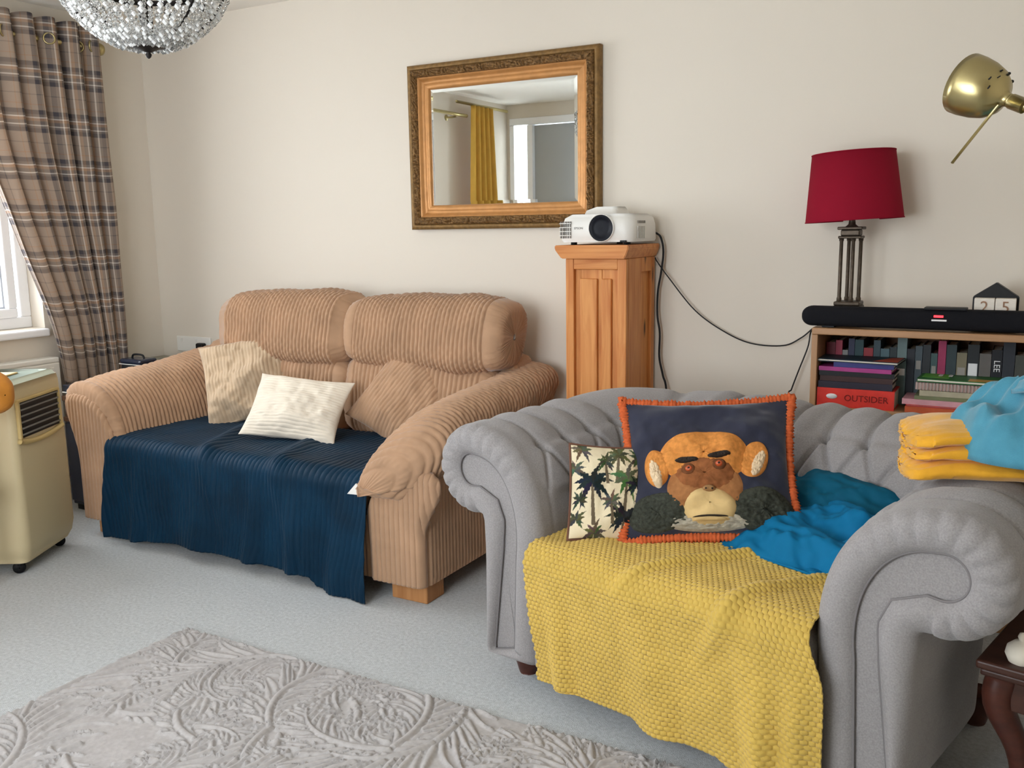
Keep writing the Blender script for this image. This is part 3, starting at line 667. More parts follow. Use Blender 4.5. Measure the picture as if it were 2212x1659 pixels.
# ------------------------------------------------------------------ pine pedestal cabinet
t = thing('pine_pedestal', 'tall narrow pine cabinet with panelled front under the projector', 'cabinet', (2.775, -.16, 0))
x0, x1, y0, y1 = -.125, .125, -.15, .142
bx('carcass', x0+.004, x1-.012, y0+.02, y1, .06, 1.20, PINE, t, .002)
bx('plinth', x0-.012, x1+.012, y0-.012, y1, 0, .07, PINEX, t, .006)
for a in ((x0, x0+.034), (x1-.036, x1)): bx('stile', a[0], a[1], y0, y0+.022, .07, 1.205, PINE, t, .003)
bx('top_rail', x0+.034, x1-.036, y0+.001, y0+.021, 1.165, 1.205, PINEX, t, .003)
bx('bottom_rail', x0+.034, x1-.036, y0+.001, y0+.021, .07, .14, PINEX, t, .003)
for a, b, d in ((x0+.034, x0+.056, .018), (x0+.057, x0+.128, .006), (x0+.129, x0+.145, .016), (x0+.146, x0+.186, .006), (x0+.187, x1-.036, .017)):
    bx('panel_board', a, b, y0+d, y0+.022, .14, 1.165 if d > .01 else 1.13, PINE, t, .004)
for a in ((y0+.022, y0+.15), (y1-.034, y1)): bx('side_stile', x1-.014, x1, a[0], a[1], .07, 1.205, PINE, t, .002)
bx('side_rail', x1-.013, x1-.001, y0+.15, y1-.034, 1.15, 1.205, PINE, t, .002)
slab = [(x0-.032, 1.256), (x0-.032, 1.240), (x0-.004, 1.206), (x1+.004, 1.206), (x1+.018, 1.240), (x1+.018, 1.256)]
prism('top', slab, 'y', y0-.03, y1+.004, PINEX, t, .003)

# ------------------------------------------------------------------ projector
t = thing('projector', 'white video projector with large black lens on the pine pedestal', 'projector', (2.77, -.165, 1.2565))
lv = [(.010, (-.148, .142, -.128, .135, .03)), (.018, (-.153, .147, -.135, .14, .035)), (.075, (-.153, .147, -.135, .14, .045)), (.100, (-.148, .142, -.128, .136, .05)), (.114, (-.128, .125, -.105, .12, .05))]
stack('body', lv, WPLAS, t)
stack('lens_cover_lid', [(.112, (-.075, .065, -.085, .06, .02)), (.128, (-.07, .06, -.078, .055, .02)), (.142, (-.04, .05, -.05, .05, .02))], WPLAS, t)
rm = TR((.028, -.1345, .062), (90, 0, 0))
lathe('lens_ring', [(.050, -.01), (.0515, .013), (.0495, .016), (.0485, .012), (.048, -.005)], WPLAS, t, 40, mtx=rm)
lathe('lens', [(.0484, .0), (.0484, .012), (.043, .0125), (.036, .006), (.024, .004), (.010, .0045), (.001, .0045)], LENS, t, 40, mtx=rm)
for k in range(5):
    bx('front_vent', -.146+k*.010, -.140+k*.010, -.1375, -.132, .025, .088, GRILL, t, .001)
for k in range(4): bx('vent_bar', -.149, -.100, -.1395, -.134, .034+k*.015, .037+k*.015, WPLAS, t, .0008)
bx('side_vent_recess', .144, .1478, -.085, -.005, .022, .068, GRILL, t, .001)
for k in range(7): bx('side_vent', .146, .150, -.083+k*.0115, -.078+k*.0115, .022, .068, WPLAS, t, .001)
for k in range(5): bx('side_button', .144, .149, -.08+k*.016, -.069+k*.016, .078, .088, GREYTXT, t, .001)
text('maker_mark', 'EPSON', .012, GREYTXT, t, TR((-.07, -.1355, .062), (90, 0, 0)))
for x, y in ((-.11, -.09), (.11, -.09), (0, .1)): lathe('foot', [(.012, 0), (.012, .012)], RUBR, t, 14, loc=(x, y, 0))
bx('front_latch', .10, .125, -.139, -.13, .008, .016, BLACK, t, .002)

# cables
thick = [(2.914, -.03, 1.293), (2.930, -.03, 1.275), (2.940, -.03, 1.221), (2.931, -.03, 1.139), (2.919, -.03, 1.066), (2.918, -.03, .974), (2.929, -.03, .901), (2.928, -.03, .807), (2.944, -.03, .733), (2.961, -.03, .65), (2.97, -.03, .3), (2.98, -.03, .02)]
o = tube('power_cable', spline([(2.90, -.06, 1.30)]+thick, 90), .0042, BLACK, None, 8); tag(o, 'thick black cable dropping from the projector behind the pedestal', 'cable')
thin = [(2.915, -.03, 1.184), (2.964, -.03, 1.121), (3.070, -.025, .997), (3.182, -.02, .920), (3.291, -.02, .877), (3.412, -.02, .874), (3.479, -.03, .907), (3.519, -.03, .943), (3.545, -.10, .958)]
o = tube('signal_cable', spline([(2.906, -.03, 1.20)]+thin, 80), .0026, BLACK, None, 8); tag(o, 'thin black cable sagging across the wall from pedestal to bookcase', 'cable')
thn2 = [(3.545, -.08, .955), (3.514, -.03, .932), (3.505, -.03, .874), (3.475, -.03, .785), (3.452, -.03, .714), (3.437, -.03, .659), (3.43, -.03, .3), (3.44, -.03, .02)]
o = tube('speaker_cable', spline(thn2, 60), .0028, BLACK, None, 8); tag(o, 'thin black cable hanging down the wall beside the bookcase', 'cable')

# ------------------------------------------------------------------ bookcase
BX0, BX1, BY0, BY1 = 3.572, 4.48, -.30, -.022
t = thing('bookcase', 'low beech bookcase behind the grey armchair', 'bookcase', ((BX0+BX1)/2, (BY0+BY1)/2, 0))
cx, cy = (BX0+BX1)/2, (BY0+BY1)/2; hw, hd = (BX1-BX0)/2, (BY1-BY0)/2
BZ = wood('beech_upright', (158, 118, 82), (176, 134, 96), knots=False)
bx('side', -hw, -hw+.02, -hd, hd, 0, .953, BZ, t, .002); bx('side', hw-.02, hw, -hd, hd, 0, .953, BZ, t, .002)
bx('top', -hw, hw, -hd-.004, hd, .9535, .976, BEECH, t, .003)
for z in (.06, .36, .688): bx('shelf', -hw+.02, hw-.02, -hd+.004, hd-.01, z, z+.02, BEECH, t, .002)
bx('back_board', -hw+.02, hw-.02, hd-.01, hd, .0, .953, SHELFD, t, 0)
bx('plinth', -hw+.02, hw-.02, -hd+.02, -hd+.035, 0, .06, BZ, t, .002)

_bm = {}
def bmat(c):
    if c not in _bm: _bm[c] = M('book_cover_%d_%d_%d' % c, c, .5, var=.08, vscale=40, spec=.3)
    return _bm[c]
ORD = ['first', 'second', 'third', 'fourth', 'fifth', 'sixth', 'seventh', 'eighth', 'ninth', 'tenth', 'eleventh', 'twelfth', 'thirteenth', 'fourteenth', 'fifteenth', 'sixteenth', 'seventeenth', 'eighteenth', 'nineteenth', 'twentieth', 'twenty-first', 'twenty-second', 'twenty-third', 'twenty-fourth']
def cover_mesh(name, w, d, th, mat, par, orient):
    # U-shaped cover: two boards and a spine at the front; w = board length, d = depth, th = thickness
    b = .0025
    if orient == 'up': pr = [(-th/2, -d/2), (th/2, -d/2), (th/2, d/2), (th/2-b, d/2), (th/2-b, -d/2+b), (-th/2+b, -d/2+b), (-th/2+b, d/2), (-th/2, d/2)]
    else: pr = [(-d/2, 0), (-d/2, th), (d/2, th), (d/2, th-b), (-d/2+b, th-b), (-d/2+b, b), (d/2, b), (d/2, 0)]
    if orient == 'up': return prism(name, pr, 'z', 0, w, mat, par)
    return prism(name, pr, 'x', -w/2, w/2, mat, par)
ups = [((104, 24, 38), 'dark red', .030), ((150, 44, 66), 'raspberry', .022), ((122, 120, 118), 'grey', .018), ((34, 38, 66), 'navy', .020), ((26, 58, 62), 'dark teal', .028), ((140, 34, 42), 'red', .030),
       ((48, 66, 74), 'slate blue', .022), ((70, 96, 104), 'blue-grey', .028), ((30, 44, 48), 'blackish teal', .022), ((96, 116, 116), 'pale teal', .030), ((28, 32, 40), 'charcoal', .024), ((64, 76, 82), 'steel grey', .022),
       ((36, 40, 44), 'black', .024), ((60, 84, 84), 'sea green', .020), ((152, 44, 84), 'pink', .024), ((44, 58, 62), 'dark slate', .030), ((120, 112, 90), 'khaki', .030), ((30, 34, 36), 'black and white', .034),
       ((96, 92, 88), 'warm grey', .034), ((22, 24, 30), 'black with white lettering', .030), ((40, 44, 52), 'dark blue-grey', .034), ((66, 68, 62), 'olive grey', .030), ((74, 88, 104), 'dusty blue', .028)]
xc = BX0+.024
for k, (c, cn, th) in enumerate(ups):
    h = .205+.02*math.sin(k*2.3)+.008*math.sin(k*5.1); th *= 1.03
    if xc+th > BX1-.03: break
    b = thing('book', '%s upright book, %s from the left in the bookcase row' % (cn, ORD[k]), 'book', (xc+th/2, -.10, .7085), group='upright books in the bookcase')
    cover_mesh('cover', h, .13, th-.001, bmat(c), b, 'up'); bx('pages', -th/2+.004, th/2-.004, -.061, .060, .003, h-.003, PAPER, b, 0)
    if k == 19: text('spine_lettering', 'LEE', .026, WHTTXT, b, TR((0, -.0655, .15), (90, 90, 0)))
    elif k in (7, 9, 11, 13, 16, 17, 22): bx('spine_band', -th/2+.004, th/2-.004, -.0662, -.0648, .09+.012*(k % 4), .125+.015*(k % 3), WHTTXT if k in (9, 17) else GREYTXT, b, 0)
    xc += th+.0006

def flat(x, z, w, d, th, c, label, rz=0, y=-.205, cat='book', spine=True, group=None, ribbon=None):
    b = thing('book', label, cat, (x, y, z), (0, 0, rz), group)
    if spine: cover_mesh('cover', w, d, th, bmat(c), b, 'flat')
    else:
        bx('cover', -w/2, w/2, -d/2, d/2, th-.0018, th, bmat(c), b, 0); bx('back_cover', -w/2, w/2, -d/2, d/2, 0, .0018, bmat(c), b, 0)
    bx('pages', -w/2+.003, w/2-.003, -d/2+.003, d/2-.003, .0026, th-.0026, PAPER, b, 0); return b
G1 = 'books lying in the bookcase'
z = .7085; X = 3.7185
b = flat(X, z, .247, .17, .064, (214, 54, 42), 'thick bright red book at the bottom of the flat pile nearest the lamp', 0, -.205, group=G1)
text('spine_title', 'OUTSIDER', .030, DKTXT, b, TR((.035, -.0857, .032), (90, 0, 0)))
lathe('spine_emblem', [(.001, 0), (.018, 0), (.018, .001), (.001, .001)], WHTTXT, b, 20, mtx=TR((-.075, -.0855, .036), (90, 0, 0))@Matrix.Diagonal((1, .5, 1, 1)))
z += .0645
for w_, d_, th, c, lb, rz, dx in ((.236, .165, .022, (40, 36, 50), 'dark navy book resting on the thick red one', .6, -.004), (.232, .16, .018, (60, 36, 34), 'dark brown book in the flat pile under the black one', -1, .0),
                                  (.24, .16, .016, (24, 24, 28), 'black book just below the magenta spine', 0, .0), (.232, .165, .014, (158, 54, 122), 'magenta-spined book in the flat pile', -1.5, -.004),
                                  (.19, .16, .016, (52, 54, 116), 'purple-blue book above the magenta one', 1, .02)):
    flat(X+dx, z, w_, d_, th, c, lb, rz, group=G1); z += th+.0005
b = flat(X+.004, z, .262, .18, .009, (34, 52, 62), 'glossy dark magazine on top of the flat pile nearest the lamp', -3, -.202, 'magazine', False, G1)
mk('cover_picture', [(.05, -.085, .0093), (.128, -.085, .0093), (.128, .05, .0093), (.09, .02, .0093)], [[0, 1, 2, 3]], bmat((176, 70, 44)), b, False)
z = .7085; X = 4.03
for w_, d_, th, c, lb, rz, dx, sp in ((.31, .17, .020, (196, 92, 54), 'orange book at the bottom of the wider flat pile', 0, 0, True), (.31, .17, .006, (206, 60, 60), 'thin red booklet on the orange book', .5, .002, False),
                                  (.32, .17, .018, (206, 150, 158), 'pale pink book in the wider flat pile', -.5, -.004, True), (.28, .17, .012, (112, 116, 84), 'olive book in the wider flat pile', 0, .012, True), (.29, .165, .018, (166, 158, 134), 'beige book under the ring-bound notebook', 1, .03, True)):
    flat(X+dx, z, w_, d_, th, c, lb, rz, spine=sp, group=G1); z += th+.0005
nb = thing('notebook', 'ring-bound notebook with pinkish pages in the wider flat pile', 'notebook', (X+.01, -.205, z), (0, 0, -1.5), G1)
bx('pages', -.135, .135, -.08, .085, 0, .024, M('pink_pages', (186, 158, 150), .9), nb, .001)
for k in range(26):
    a = np.linspace(0, 2*pi, 12, endpoint=False); tube('ring', [(-.128+k*.0102, -.081+.008*math.cos(q), .012+.013*math.sin(q)) for q in a], .0013, GREYTXT, nb, 5, closed=True)
z += .0275
gb = flat(X+.03, z, .30, .20, .010, (46, 104, 50), 'green picture book on top of the wider flat pile', -2.5, -.195, 'book', False, G1)
for (a, b_, c, d, col) in ((-.14, -.06, -.06, .05, (96, 170, 60)), (-.05, .03, .0, .07, (38, 84, 44)), (.0, .09, -.09, -.04, (196, 150, 70)), (.11, .14, -.09, .06, (170, 176, 70))):
    bx('cover_picture', a, b_, c, d, .0098, .0104, bmat(col), gb, 0)
for x in (-.09, -.06): bx('cover_rabbit', x-.006, x+.006, -.02, .02, .0098, .0108, WHTTXT, gb, .0004)
g = thing('magazine', 'grey magazine lying on the lower shelf of the bookcase', 'magazine', (3.95, -.19, .3805)); bx('pages', -.13, .13, -.10, .09, 0, .05, PAPER, g, .002); bx('cover', -.131, .131, -.101, .091, .05, .056, GREYTXT, g, .001)

# ------------------------------------------------------------------ soundbar
t = thing('soundbar', 'long black cloth soundbar lying along the front of the bookcase top', 'soundbar', (4.02, -.262, .977))
L_ = .98; a_ = np.linspace(0, 2*pi, 28, endpoint=False)
xs = np.r_[-L_/2+.036*(1-np.cos(np.linspace(0, pi/2, 8))), L_/2-.036*(1-np.cos(np.linspace(pi/2, 0, 8)))]; sc_ = np.r_[np.sin(np.linspace(.08, pi/2, 8)), np.sin(np.linspace(pi/2, .08, 8))]
P = np.array([[(x, s*.035*np.sign(math.cos(q))*abs(math.cos(q))**.7, .037+s*.034*np.sign(math.sin(q))*abs(math.sin(q))**.7) for q in a_] for x, s in zip(xs, sc_)])
grid('body', P, BLKF, t, cv=True, caps=True, flip=True)
bx('control_pad', -.105, .02, -.028, .028, .068, .0765, BLACK, t, .003)
bx('status_light', -.074, -.046, -.0372, -.0345, .046, .053, LED, t, .001)
bx('maker_badge', -.080, -.036, -.0372, -.0345, .034, .0395, WHTTXT, t, .0005)
for x in (-.4, .4): bx('foot', x-.02, x+.02, -.02, .02, 0, .006, RUBR, t, .001)

# ------------------------------------------------------------------ table lamp
t = thing('table_lamp', 'bronze column table lamp with tilted crimson drum shade', 'lamp', (3.66, -.145, .977))
bx('base', -.055, .055, -.055, .055, 0, .016, BRONZ, t, .004); bx('base_step', -.045, .045, -.045, .045, .016, .066, BRONZ, t, .004); bx('base_cap', -.043, .043, -.043, .043, .066, .080, BRONZ, t, .004)
for x, y in ((-.030, -.012), (.012, -.030), (.030, .012), (-.012, .030)):
    lathe('column', [(.0085, .08), (.0085, .09), (.0065, .094), (.0062, .284), (.0082, .288), (.0082, .295)], BRONZ, t, 14, loc=(x, y, 0))
bx('capital_lower', -.038, .038, -.038, .038, .294, .303, BRONZ, t, .003); bx('capital', -.031, .031, -.031, .031, .303, .324, BRONZ, t, .004); bx('capital_upper', -.041, .041, -.041, .041, .324, .334, BRONZ, t, .003)
lathe('neck', [(.022, .334), (.012, .342), (.010, .36), (.013, .362), (.013, .43), (.002, .432)], BRONZ, t, 16)
lathe('bulb', [(.012, .43), (.013, .44), (.028, .475), (.030, .49), (.022, .512), (.002, .52)], M('opal_bulb', (235, 232, 222), .3, trans=.3), t, 20)
sm = TR((.0, 0, .468), (0, -3.0, 0)); sh = [(.159, -.112), (.134, .112), (.1325, .112), (.1575, -.112), (.159, -.112)]
th = np.arange(56)*2*pi/56; P = np.array([[(r*math.cos(q), r*math.sin(q), z) for q in th] for r, z in sh]); grid('shade', xf(P, sm), REDF, t, cv=True, flip=True)
for r, z in ((.159, -.112), (.134, .112)): tube('shade_trim', xf(np.array([(r*math.cos(q), r*math.sin(q), z) for q in th]), sm), .002, REDF, t, 6, closed=True)
for k in range(3): tube('shade_spider', [(0, 0, .43), tuple(xf(np.array([[.14*math.cos(k*2.1), .14*math.sin(k*2.1), -.0]]), sm)[0])], .0015, BRONZ, t, 5)

# ------------------------------------------------------------------ house-shaped block calendar
t = thing('block_calendar', 'small black house-shaped block calendar with white number cubes', 'calendar', (4.114, -.16, .977))
prism('house', [(-.066, 0), (.066, 0), (.066, .106), (0, .152), (-.066, .106)], 'y', -.02, .03, BLACK, t, .002)
for x, s in ((-.030, '2'), (.030, '5')):
    cb = bx('number_cube', x-.029, x+.029, -.060, -.0205, .044, .104, CALW, t, .002); text('digit', s, .050, INK, cb, TR((x, -.0608, .076), (90, 0, 0)))
bx('ledge', -.066, .066, -.062, -.0205, 0, .043, BLACK, t, .002)

# ------------------------------------------------------------------ brass floor lamp
t = thing('floor_lamp', 'antique brass reading lamp head reaching in above the grey armchair', 'lamp', (4.66, -1.70, 0))
def fl(p): return (p[0]-4.66, p[1]+1.70, p[2])
ax = Vector((-.80, .42, .42)).normalized(); neck = Vector((4.157, -1.68, 1.527))
q = ax.to_track_quat('Z', 'Y').to_matrix().to_4x4(); mm = Matrix.Translation(fl(neck))@q
pr = [(.011, -.012), (.012, 0), (.020, .006), (.038, .016), (.052, .034), (.060, .058), (.0635, .082), (.064, .100), (.0625, .100), (.058, .058), (.050, .036), (.036, .02), (.001, .012)]
pr = [(r_*.82 if z_ > .004 else r_, z_*.86 if z_ > 0 else z_) for r_, z_ in pr]; lathe('shade', pr, BRASS, t, 40, mtx=mm)
q3 = q.to_3x3(); upv = Vector((0, -.25, 1)); ang0 = math.atan2(upv.dot(q3@Vector((0, 1, 0))), upv.dot(q3@Vector((1, 0, 0))))
for k in range(7):
    a = ang0+(k-3)*R(19); lathe('vent_hole', [(.001, 0), (.0034, 0), (.0034, .0016), (.001, .0016)], BLACK, t, 10, mtx=mm@Matrix.Rotation(a, 4, 'Z')@Matrix.Translation((.0355+.0045*(k % 2), 0, .0195+.007*(k % 2)))@Matrix.Rotation(R(48), 4, 'Y'))
lathe('collar', [(.013, -.035), (.013, -.01), (.011, -.006)], BRASS, t, 20, mtx=mm)
hd = Vector((-.49, -.42, -.76)).normalized(); p0 = neck+Vector((-.012, -.008, -.01)); tube('handle', [fl(p0), fl(p0+hd*.125)], .0026, BRASS, t, 8)
tube('arm', [fl(v) for v in spline([tuple(neck-ax*.02), (4.25, -1.695, 1.485), (4.45, -1.70, 1.42), (4.66, -1.70, 1.40)], 30)], .0085, BRASS, t, 12)
tube('pole', [(0, 0, .02), (0, 0, 1.42)], .011, BRASS, t, 14); lathe('base', [(.13, 0), (.13, .012), (.11, .02), (.02, .03), (.012, .045)], BRASS, t, 40)

# ------------------------------------------------------------------ grey chesterfield armchair
CHM = TR((2.866, -1.315, 0), (0, 0, -13))
ch = thing('chesterfield_armchair', 'grey wool button-backed chesterfield loveseat with scrolled arms', 'armchair', mtx=CHM)
XI0, XI1, YI, RC, RF = .19, 1.02, .60, .10, .045
ZB = .085; RCN, RCZ, RR = .245, .626, .134
def bez(p0, p1, p2, p3, n): t = np.linspace(0, 1, n)[:, None]; return (1-t)**3*np.array(p0)+3*(1-t)**2*t*np.array(p1)+3*(1-t)*t**2*np.array(p2)+t**3*np.array(p3)
A0 = R(100)
arc = np.array([(RCN+RR*math.cos(a), RCZ+RR*math.sin(a)) for a in np.linspace(A0, R(-105), 70)])
pin = bez((-.012, .40), (-.034, .60), (.07, arc[0][1]-.006), tuple(arc[0]), 40)
raw = np.vstack([[(0.008, ZB), (0, ZB+.02)], np.linspace((0, ZB+.04), (-.011, .39), 20), pin, arc[1:], bez(tuple(arc[-1]), (.20, .50), (.202, .48), (.197, .42), 12)[1:], np.linspace((.196, .40), (.188, ZB+.02), 18), [(.180, ZB)]])
seg = np.r_[0, np.cumsum(np.linalg.norm(np.diff(raw, axis=0), axis=1))]
MP = 170; tt = np.linspace(0, seg[-1], MP); PR = np.stack([np.interp(tt, seg, raw[:, 0]), np.interp(tt, seg, raw[:, 1])], -1)
Tn = np.gradient(PR, axis=0); Tn /= np.linalg.norm(Tn, axis=1, keepdims=True); PN = np.stack([-Tn[:, 1], Tn[:, 0]], -1)   # outward: inner face -> -n
jtop = int(np.argmax(PR[:, 1])); T1 = tt[np.argmin(np.abs(PR[:jtop, 1]-.700))]; T2 = tt[np.argmin(np.abs(PR[:jtop, 1]-.585))]
TE = tt[np.argmin(np.linalg.norm(PR-arc[-1], axis=1))]
l1 = YI-RC-RF; l2 = RC*pi/2; l3 = XI1-XI0-2*RC; SL = 2*l1+2*l2+l3
ns = 420; ss = np.linspace(0, SL, ns); BP = np.zeros((ns, 2)); BN = np.zeros((ns, 2))
for k, s in enumerate(ss):
    if s < l1: BP[k] = (XI0, RF+s); BN[k] = (-1, 0)
    elif s < l1+l2: a = (s-l1)/RC; BN[k] = (-math.cos(a), math.sin(a)); BP[k] = np.array((XI0+RC, YI-RC))+RC*BN[k]
    elif s < l1+l2+l3: BP[k] = (XI0+RC+s-l1-l2, YI); BN[k] = (0, 1)
    elif s < l1+2*l2+l3: a = (s-l1-l2-l3)/RC; BN[k] = (math.sin(a), math.cos(a)); BP[k] = np.array((XI1-RC, YI-RC))+RC*BN[k]
    else: BP[k] = (XI1, YI-RC-(s-l1-2*l2-l3)); BN[k] = (1, 0)
P = np.zeros((ns, MP, 3)); P[..., 0] = BP[:, 0:1]+BN[:, 0:1]*PR[:, 0]; P[..., 1] = BP[:, 1:2]+BN[:, 1:2]*PR[:, 0]; P[..., 2] = PR[:, 1]
lift = .016*sst(l1*.55, l1+l2*.6, ss)*sst(SL-l1*.55, SL-l1-l2*.6, ss); P[..., 2] += lift[:, None]*sst(.35, .62, PR[:, 1])[None, :]
NB = 15; S0 = .10; DB = (SL-2*S0)/(NB-1)
S, T = np.meshgrid(ss, tt, indexing='ij'); d = np.zeros_like(S); buttons = []
inz = sst(S0-.09, S0+.02, S)*sst(SL-S0+.09, SL-S0-.02, S)
wob = .006*vnoise(S*14, T*10, 3)
ktop = (S-S0)/DB; fr = (ktop-np.round(ktop))*DB+wob
g_top = np.exp(-(fr/.0085)**2)*sst(T1-.02, T1+.01, T)*sst(TE+.02, TE-.10, T)
d += -.013*g_top*inz+.010*(np.cos(fr/DB*2*pi)*-.5+.3)*inz*sst(T1, T1+.06, T)*sst(TE, TE-.08, T)
q = np.clip((T-T2)/(T1-T2), 0, 1)      # 0 at lower row, 1 at upper row
mid = sst(T2-.01, T2+.012, T)*sst(T1+.012, T1-.01, T)
for sg in (1, -1):
    kk = (S-S0)/DB+sg*.5*(1-q); f2 = (kk-np.round(kk))*DB+wob*.6
    d += -.014*np.exp(-(f2/.0065)**2)*mid*inz
d += .010*mid*inz
kl = (S-S0)/DB-.5; f3 = (kl-np.round(kl))*DB+wob
d += -.010*np.exp(-(f3/.008)**2)*sst(T2-.20, T2, T)*sst(T2+.01, T2-.01, T)*inz
for k in range(NB):
    for row in (0, 1):
        s_ = S0+DB*k+(DB/2 if row else 0); t_ = T2 if row else T1
        if s_ > SL-S0+.01: continue
        d += -.020*np.exp(-(((S-s_)/.017)**2+((T-t_)/.017)**2)); buttons.append((s_, t_))
d += .004*fbm(S*9, T*9, 21)*sst(.1, .3, T)
N = gnorm(P); sgn = 1 if N[20, 30, 0] > 0 else -1; N *= sgn
PD = P+N*d[..., None]
# rounded, pleated fronts
def cap(i, fwd_sign_rows):
    rows = []
    w_in = np.ones(MP); jo = int(np.argmin(np.linalg.norm(PR-arc[-1], axis=1))); w_in[jo:] = np.linspace(1, .25, MP-jo)**1.0
    for a in np.linspace(0, 2.65, 14)[1:]:
        o = RF*(1-math.cos(a))*w_in; f = RF*math.sin(a)
        pl = np.zeros(MP)
        for tk in np.linspace(T1-.05, TE-.02, 14): pl += np.exp(-((tt-tk-.012*math.sin(a*1.5))/.006)**2)
        pw_ = math.sin(min(a, 2.2)/2.2*pi)**.7 if a < 2.2 else 0
        o = o+.013*pl*pw_*max(0, math.cos(a)); f = f-.011*pl*pw_*(1-abs(math.cos(a)))
        q = PR-PN*o[:, None]
        rows.append(np.stack([BP[i, 0]+BN[i, 0]*q[:, 0], BP[i, 1]-f*np.ones(MP), q[:, 1]], -1))
    return np.array(rows), q
C0, q0 = cap(0, 1); C1, q1 = cap(ns-1, 1)
full = np.concatenate([C0[::-1], PD, C1], 0)
nu_ = full.shape[0]
o = mk('upholstered_shell', full.reshape(-1, 3), gfaces(nu_, MP, False, True), GREYF, ch)
for CC, x_, b_ in ((C0, XI0, -1), (C1, XI1, 1)):
    ring = CC[-1]; r2 = ring.copy(); r2[:, 1] += .006; c = r2.mean(0)
    jin = ring.copy(); cen = ring.mean(0)
    n_ = len(ring); V_ = np.vstack([ring, r2]); F_ = [[k, (k+1) % n_, n_+(k+1) % n_, n_+k] for k in range(n_)]+[list(range(n_, 2*n_))]
    sf = mk('scroll_facing', V_, F_, GREYF, ch, False)
    tube('facing_piping', ring+np.array([0, -.001, 0]), .003, GREYP, sf, 6, closed=True)
for s_, t_ in buttons:
    i = int(np.argmin(abs(ss-s_))); j = int(np.argmin(abs(tt-t_))); p = PD[i, j]; n = Vector(N[i, j])
    lathe('button', [(.001, -.004), (.0085, -.004), (.0095, 0), (.007, .0035), (.001, .0045)], GREYF, ch, 12, mtx=Matrix.Translation(Vector(p)+n*.003)@n.to_track_quat('Z', 'Y').to_matrix().to_4x4())
bx('front_rail', XI0-.005, XI1+.005, .012, .08, ZB, .31, GREYF, ch, .012, 3)
bx('seat_deck', XI0-.005, XI1+.005, .06, YI+.02, ZB+.01, .30, GREYF, ch, .005)
softbox('seat_cushion', XI1-XI0-.01, .60, .165, GREYF, ch, TR(((XI0+XI1)/2, .285, .364)), 10, 4.5, lump=.006)
for x in (.075, 1.17):
    for y in (.115, .68): lathe('foot', [(.026, 0), (.030, .01), (.042, .055), (.046, ZB+.005)], MAHOG, ch, 20, loc=(x, y, 0))
def CH(x, y, z): return CHM@Vector((x, y, z))

# mustard throw over its seat
def fold_y(U, V, hf, a):
    f = .030*hf*np.maximum(0, np.sin(2*pi*(U*3.1-.45*V+.15*np.sin(U*7)+.1)))**2+.030*hf*np.exp(-((U-.955+.03*V)/.03)**2)+.022*hf*np.exp(-((U-.84-.02*V)/.028)**2)
    f = f+.020*np.exp(-((U-(.62-.55*(V-.15)))/.024)**2)*sst(.02, .12, V)*sst(.62, .45, V)+.018*np.exp(-((U-(.88-.40*(V-.2)))/.026)**2)*sst(.05, .2, V)*sst(.8, .5, V)
    return f+.014*(fbm(U*5, V*5, 31)+.3)
P, U, Vv, hf, a = drape(XI0+.012, XI1-.004, .37, -.040, .466, ([0, .15, .35, .55, .72, .84, .93, 1], [.10, .105, .10, .088, .085, .06, .012, .006]), .055, 380, 380, 0, 0, fold_y, 9)
wx = P[..., 0]/.0152; wy = a/.0118; sh = (np.floor(wy) % 2)*.5
wf = np.abs(np.sin(pi*(wx+sh)))**.8*np.abs(np.sin(pi*wy))**.8
Nw = gnorm(P); Nw *= np.where(Nw[..., 2:3]-Nw[..., 1:2] < 0, -1, 1)
P = P+Nw*(.0042*(wf-.3))[..., None]
P[..., 0] += .035*hf*(1-U)**3*0+.02*hf*U**3*0; P[..., 0] += .05*sst(.55, 1, Vv)*(1-U)**4+.042*sst(.46, .62, Vv)*sst(.5, 1, U)**1.5
P[..., 2] = np.maximum(P[..., 2], .004)
o = grid('mustard_throw', xf(P, CHM), YELW, solid=.004); tag(o, 'mustard yellow waffle throw over the grey armchair seat and front', 'throw')

